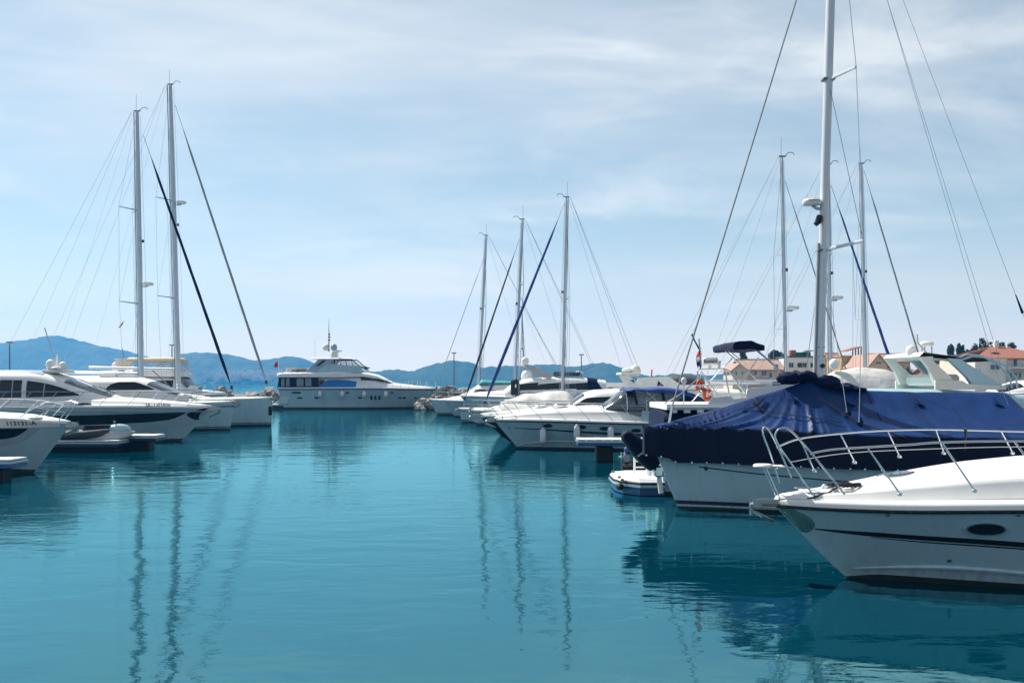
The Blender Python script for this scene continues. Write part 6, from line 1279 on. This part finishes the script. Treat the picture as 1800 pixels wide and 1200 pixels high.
# ================================================================ town on the right
landm = mat('quay_ground', (0.30, 0.27, 0.23), 0.9, var=0.4, vscale=.2, bump=.02, bscale=3)
tag(obj('quay', M().loft([[(32, 118, z), (70, 104, z), (900, 96, z), (900, 1250, z), (32, 1250, z)] for z in (-1.0, 1.15)], True, True, True), landm, smooth=False), kind='structure')
def wallm(n, c): return mat('render_' + n, c, .9, var=.14, vscale=.6, bump=.004, bscale=12)
tile_r = mat('clay_tiles', (0.36, 0.135, 0.080), .85, var=.4, vscale=2.5, bump=.05, bscale=5, bstretch=(6, 1, 1), col2=(.30, .10, .06)); tile_p = mat('faded_tiles', (0.48, 0.30, 0.23), .9, var=.3, vscale=1.5, bump=.04, bscale=5, bstretch=(6, 1, 1))
def building(name, label, Y, px0, px1, eave, ridge, depth, wallmt, roofmt, wins=(), gable='x', hip=0.0, base=676, over=.35, flat=False, shutter=None):
    """walls between two photo columns; gable 'x': ridge runs left-right, 'y': gable faces the harbour"""
    k = Y / F; x0, x1 = (px0 - CX) * k, (px1 - CX) * k; zb, ze, zr = 1.1, H + (HY - eave) * k, H + (HY - ridge) * k; o = empty(name, ((x0 + x1) / 2, Y, zb)); tag(o, label, 'building'); w2 = (x1 - x0) / 2; he = ze - zb; hr = zr - zb
    if gable == 'y' and not flat: poly = [(-w2, 0), (-w2, he), (0, hr - .15), (w2, he), (w2, 0)]; obj('wall', M().prism(poly, 0, depth), wallmt, o, 20)
    else: obj('wall', M().box((0, depth / 2, he / 2), (w2 * 2, depth, he)), wallmt, o, 20)
    if flat: obj('roof', M().box((0, depth / 2, he + .12), (w2 * 2 + .3, depth + .3, .26), .03), roofmt, o)
    elif gable == 'y':
        rw = M()
        for sd in (-1, 1): rw.prism([(0, hr), (sd * (w2 + over), he - over * (hr - he) / w2), (sd * (w2 + over), he - over * (hr - he) / w2 - .2), (0, hr - .2)][::sd], -over, depth + over)
        obj('roof', rw, roofmt, o, 20)
    else:
        rw = M(); e = he - over * (hr - he) / (depth / 2)
        rw.loft([[(x, -over, e), (x, depth / 2, hr), (x, depth + over, e), (x, depth + over, e - .18), (x, depth / 2, hr - .18), (x, -over, e - .18)] for x in (-w2 - over, w2 + over)], True, True, True)
        if hip: rw.v = [(x + (hip if x < 0 else -hip) if abs(y - depth / 2) < .01 else x, y, z) for x, y, z in rw.v]
        rf_ = obj('roof', rw, roofmt, o, 20)
        for sx in ((-w2, w2) if not hip else ()): obj('gable', M().add([(sx, y, z) for y, z in ((0, he - .01), (depth / 2, hr - .19), (depth, he - .01))], [[0, 2, 1]]), wallmt, o, 20)
        obj('ridge_cap', M().tube([(-w2 - over + hip, depth / 2, hr + .02), (w2 + over - hip, depth / 2, hr + .02)], .14, 6), roofmt, rf_)
    for wn in wins:
        p0, q0, p1, q1 = wn[:4]; a0, a1 = (p0 - CX) * k - (x0 + x1) / 2, (p1 - CX) * k - (x0 + x1) / 2; z1, z0 = H + (HY - q0) * k - zb, H + (HY - q1) * k - zb
        f = obj('window', M().box(((a0 + a1) / 2, -.03, (z0 + z1) / 2), (a1 - a0, .10, z1 - z0)), white, o, 20); nn = 2 if (a1 - a0) > .8 else 1; ww = (a1 - a0 - .1) / nn
        for j in range(nn): obj('pane', M().box((a0 + .05 + ww * (j + .5), -.085, (z0 + z1) / 2), (ww - .08, .02, z1 - z0 - .16)), wn[4] if len(wn) > 4 else glassb, f)
        obj('sill', M().box(((a0 + a1) / 2, -.14, z0 - .05), (a1 - a0 + .2, .24, .08)), deckw, f)
    return o
green = mat('green_shutter', (.02, .10, .07), .6, var=.2, vscale=6)
B1 = building('pink_house', 'pale pink house with faded tile roof, leftmost of the town houses', 165, 1306, 1378, 648, 631, 9, wallm('pink', (.62, .48, .38)), tile_p, [(1325, 651, 1331, 660), (1338, 650, 1348, 661), (1360, 640, 1368, 650), (1351, 654, 1358, 664)])
building('small_house', 'small cream gabled house at the left end of the town', 158, 1288, 1312, 648, 638, 7, wallm('cream', (.66, .58, .46)), tile_p, [(1292, 652, 1296, 660), (1303, 652, 1307, 659)], gable='y')
B2 = building('white_apartment_block', 'white flat roofed modern block with dark wide windows left of the biggest mast', 185, 1384, 1450, 628, 626, 12, wallm('white', (.78, .77, .75)), greyc, [(1386, 637, 1395, 646, glass), (1401, 637, 1419, 646, glass), (1424, 637, 1434, 646, glass), (1386, 655, 1395, 664, glass), (1401, 655, 1412, 664, glass), (1424, 655, 1436, 664, glass)], flat=True)
kk = 185 / F
for nm, px, w_, ht, mt_ in (('chimney', 1398, 1.1, 1.2, tile_r), ('roof_plant', 1412, 1.6, .8, green), ('roof_plant', 1422, 1.5, .9, green), ('pergola', 1432, 2.4, .15, blackp)): obj(nm, M().box(((px - 1417) * kk, 2.0, H + (HY - 626) * kk - 1.1 + ht / 2 + (1.0 if nm == 'pergola' else 0)), (w_, 1.4, ht), .1), mt_, B2)
for px in (1424, 1440): obj('pergola_post', M().tube([((px - 1417) * kk, 1.5, H + (HY - 626) * kk - 1.1), ((px - 1417) * kk, 1.5, H + (HY - 616) * kk - 1.1)], .08, 5), blackp, B2)
building('terracotta_house', 'terracotta roofed house directly behind the biggest mast', 200, 1448, 1482, 630, 620, 9, wallm('beige', (.55, .48, .38)), tile_r, [(1462, 636, 1468, 646), (1472, 640, 1477, 650)])
B3 = building('ochre_tower_house', 'ochre tower house with red framed roof terrace', 172, 1479, 1519, 627, 625, 8, wallm('ochre', (.56, .36, .13)), wallm('ochre2', (.50, .34, .14)), [(1500, 630, 1509, 640)], flat=True); kk = 172 / F
redw = mat('red_timber', (.30, .08, .05), .7, var=.3, vscale=4)
obj('terrace_roof', M().prism([((1490 - 1499) * kk, H + (HY - 616) * kk - 1.1), ((1516 - 1499) * kk, H + (HY - 608) * kk - 1.1), ((1517 - 1499) * kk, H + (HY - 609.5) * kk - 1.1), ((1490 - 1499) * kk, H + (HY - 617.5) * kk - 1.1)], .5, 4.5), tile_r, B3)
for px, t in ((1501, 613), (1506, 611.5), (1511, 610), (1516, 609)): obj('terrace_post', M().box(((px - 1499) * kk, .6, H + (HY - (t + 625) / 2) * kk - 1.1), (.18, .18, (625 - t) * kk)), redw, B3)
building('yellow_gable_house', 'pale yellow house with low gable and small window', 160, 1528, 1560, 640, 621, 14, wallm('yellow', (.66, .52, .32)), tile_p, [(1539, 635, 1549, 641)], gable='y')
building('long_tiled_house', 'long pale house with plain tiled roof behind the cream arch yacht', 168, 1545, 1600, 634, 621, 9, wallm('yellow2', (.60, .46, .28)), tile_p, [])
building('brick_store', 'low terracotta walled building between the arch yacht and corner house', 150, 1648, 1716, 653, 639, 9, wallm('terra', (.42, .17, .10)), tile_p, [(1720 - 40, 656, 1720 - 34, 664)])
B4 = building('red_roof_house', 'two storey cream house with red tile roof and green shutters at right', 140, 1716, 1860, 628, 606, 12, wallm('cream2', (.68, .62, .52)), tile_r, [(1738, 639, 1756, 650), (1780, 629, 1788, 644, green), (1774, 654, 1779, 666, green), (1781, 654, 1788, 667), (1790, 654, 1795, 666, green), (1806, 629, 1814, 644, green), (1806, 654, 1814, 666, green)], hip=5.2); kk = 140 / F
obj('balcony', M().box(((1800 - 1788) * kk, -.7, H + (HY - 647) * kk - 1.1), (7.2, 1.4, .16), .02), deckw, B4); obj('balcony_rail', M().tube([((1762 - 1788) * kk, -1.35, H + (HY - 640) * kk - 1.1), ((1845 - 1788) * kk, -1.35, H + (HY - 640) * kk - 1.1)], .03, 5), wire, B4)
for i in range(24): obj('baluster', M().box(((1763 + i * 3.5 - 1788) * kk, -1.35, H + (HY - 643.2) * kk - 1.1), (.03, .03, .52)), wire, B4)
obj('skylight', M().box(((1762 - 1788) * kk, 2.4, H + (HY - 619) * kk - 1.1), (1.0, 1.2, .12), .02), glassb, B4); obj('chimney', M().box(((1785 - 1788) * kk, 5.6, H + (HY - 604) * kk - 1.1), (.6, .6, 1.4), .03), deckw, B4)
building('white_annex', 'low white annex with wide window below the red roof house', 137, 1714, 1768, 634, 633, 6, wallm('white2', (.72, .70, .66)), wallm('white3', (.70, .68, .64)), [(1740, 640, 1757, 650)], flat=True)
# trees
barkm = mat('bark', (.10, .075, .05), .9, var=.3, vscale=6)
def leafm(n, a, b_): return mat('leaves_' + n, a, .7, var=.6, vscale=.9, col2=b_, spec=.2)
LP, LO, LB = leafm('pine', (.030, .060, .028), (.010, .022, .012)), leafm('olive', (.16, .18, .11), (.07, .085, .05)), leafm('broad', (.055, .085, .030), (.02, .035, .014))
def tree(name, label, px, Y, pyt, wpx, mt, cat='tree', trunk=.45, lobes=9, n=1500, seed=0, flat=.7, lf=.32):
    rg = random.Random(seed); k = Y / F; p = wp(px, HY, Y); top = (H + (HY - pyt) * k - 1.15) * 1.12; wd = wpx * k / 2; o = empty(name, (p.x, Y, 1.15)); tag(o, label, cat, 'trees behind the marina')
    cz = top * (1 - .5 * flat * (1 - trunk)); tr = M().tube([(0, 0, 0), (.1 * wd, 0, top * .35), (.0, 0, top * .7)], [.16 + .02 * top, .13 + .012 * top, .06], 7)
    for q in range(5): a = q * 1.26 + rg.random(); tr.tube([(.05, 0, top * (.4 + .07 * q)), (wd * .5 * math.cos(a), wd * .5 * math.sin(a), top * (.62 + .05 * q))], [.08, .03], 5)
    obj('trunk', tr, barkm, o)
    cs = []
    for i in range(lobes):
        a = rg.uniform(0, 6.28); d_ = rg.uniform(.2, .8); z = top * (trunk + (1 - trunk) * rg.uniform(.25, .85)); cs.append((wd * d_ * math.cos(a), wd * d_ * math.sin(a), z, wd * rg.uniform(.28, .5), top * (1 - trunk) * rg.uniform(.14, .26)))
    m = M()
    for i in range(n):
        c = rg.choice(cs); v = Vector((rg.gauss(0, 1), rg.gauss(0, 1), rg.gauss(0, 1))).normalized() * rg.uniform(.55, 1.08); q = Vector((c[0] + v.x * c[3], c[1] + v.y * c[3], min(c[2] + v.z * c[4], top)))
        nrm = (v + Vector((rg.uniform(-.8, .8), rg.uniform(-.8, .8), rg.uniform(-.3, 1)))).normalized(); t1 = nrm.orthogonal().normalized(); t2 = nrm.cross(t1); s = lf * rg.uniform(.6, 1.3)
        m.add([q + t1 * s, q + t2 * s * .6, q - t1 * s, q - t2 * s * .6], [[0, 1, 2, 3]])
    obj('crown', m, mt, o, smooth=False)
for i, (nm, lab, px, Y, pt, wd, mt_, kw) in enumerate((
    ('pine_tree', 'dark pine with rounded crown left of the pink house', 1306, 190, 624, 22, LP, {}), ('pine_tree', 'broad dark pine crown above the pink house roof', 1364, 195, 623, 38, LP, dict(flat=.5)),
    ('pine_tree', 'small dark pine crown left of the tall pines', 1672, 215, 613, 16, LP, {}), ('pine_tree', 'pointed dark pine behind the curved bimini', 1690, 205, 610, 18, LP, dict(flat=.9, trunk=.25)), ('pine_tree', 'dense dark pine in the middle of the clump', 1708, 200, 612, 30, LP, dict(trunk=.2)),
    ('pine_tree', 'wide round pine left of the red roof, tallest of the clump', 1735, 195, 604, 44, LP, dict(n=2200, lobes=13, trunk=.2)), ('pine_tree', 'low dark pine touching the red roof', 1768, 200, 611, 32, LP, {}), ('pine_tree', 'dark pine mass behind the cream arch yacht', 1655, 190, 634, 44, LP, dict(trunk=.1)), ('pine_tree', 'dark pine mass below the clump beside the red roof house', 1700, 185, 632, 48, LP, dict(trunk=.1)),
    ('olive_bush', 'grey green olive bush left of the cream arch', 1588, 120, 641, 34, LO, dict(trunk=.05, n=2200, lf=.16)), ('garden_tree', 'light green garden tree behind the yellow house', 1524, 210, 628, 22, LB, dict(trunk=.2)))):
    tree(nm, lab, px, Y, pt, wd, mt_, seed=i + 5, cat='bush' if 'bush' in nm else 'tree', **kw)
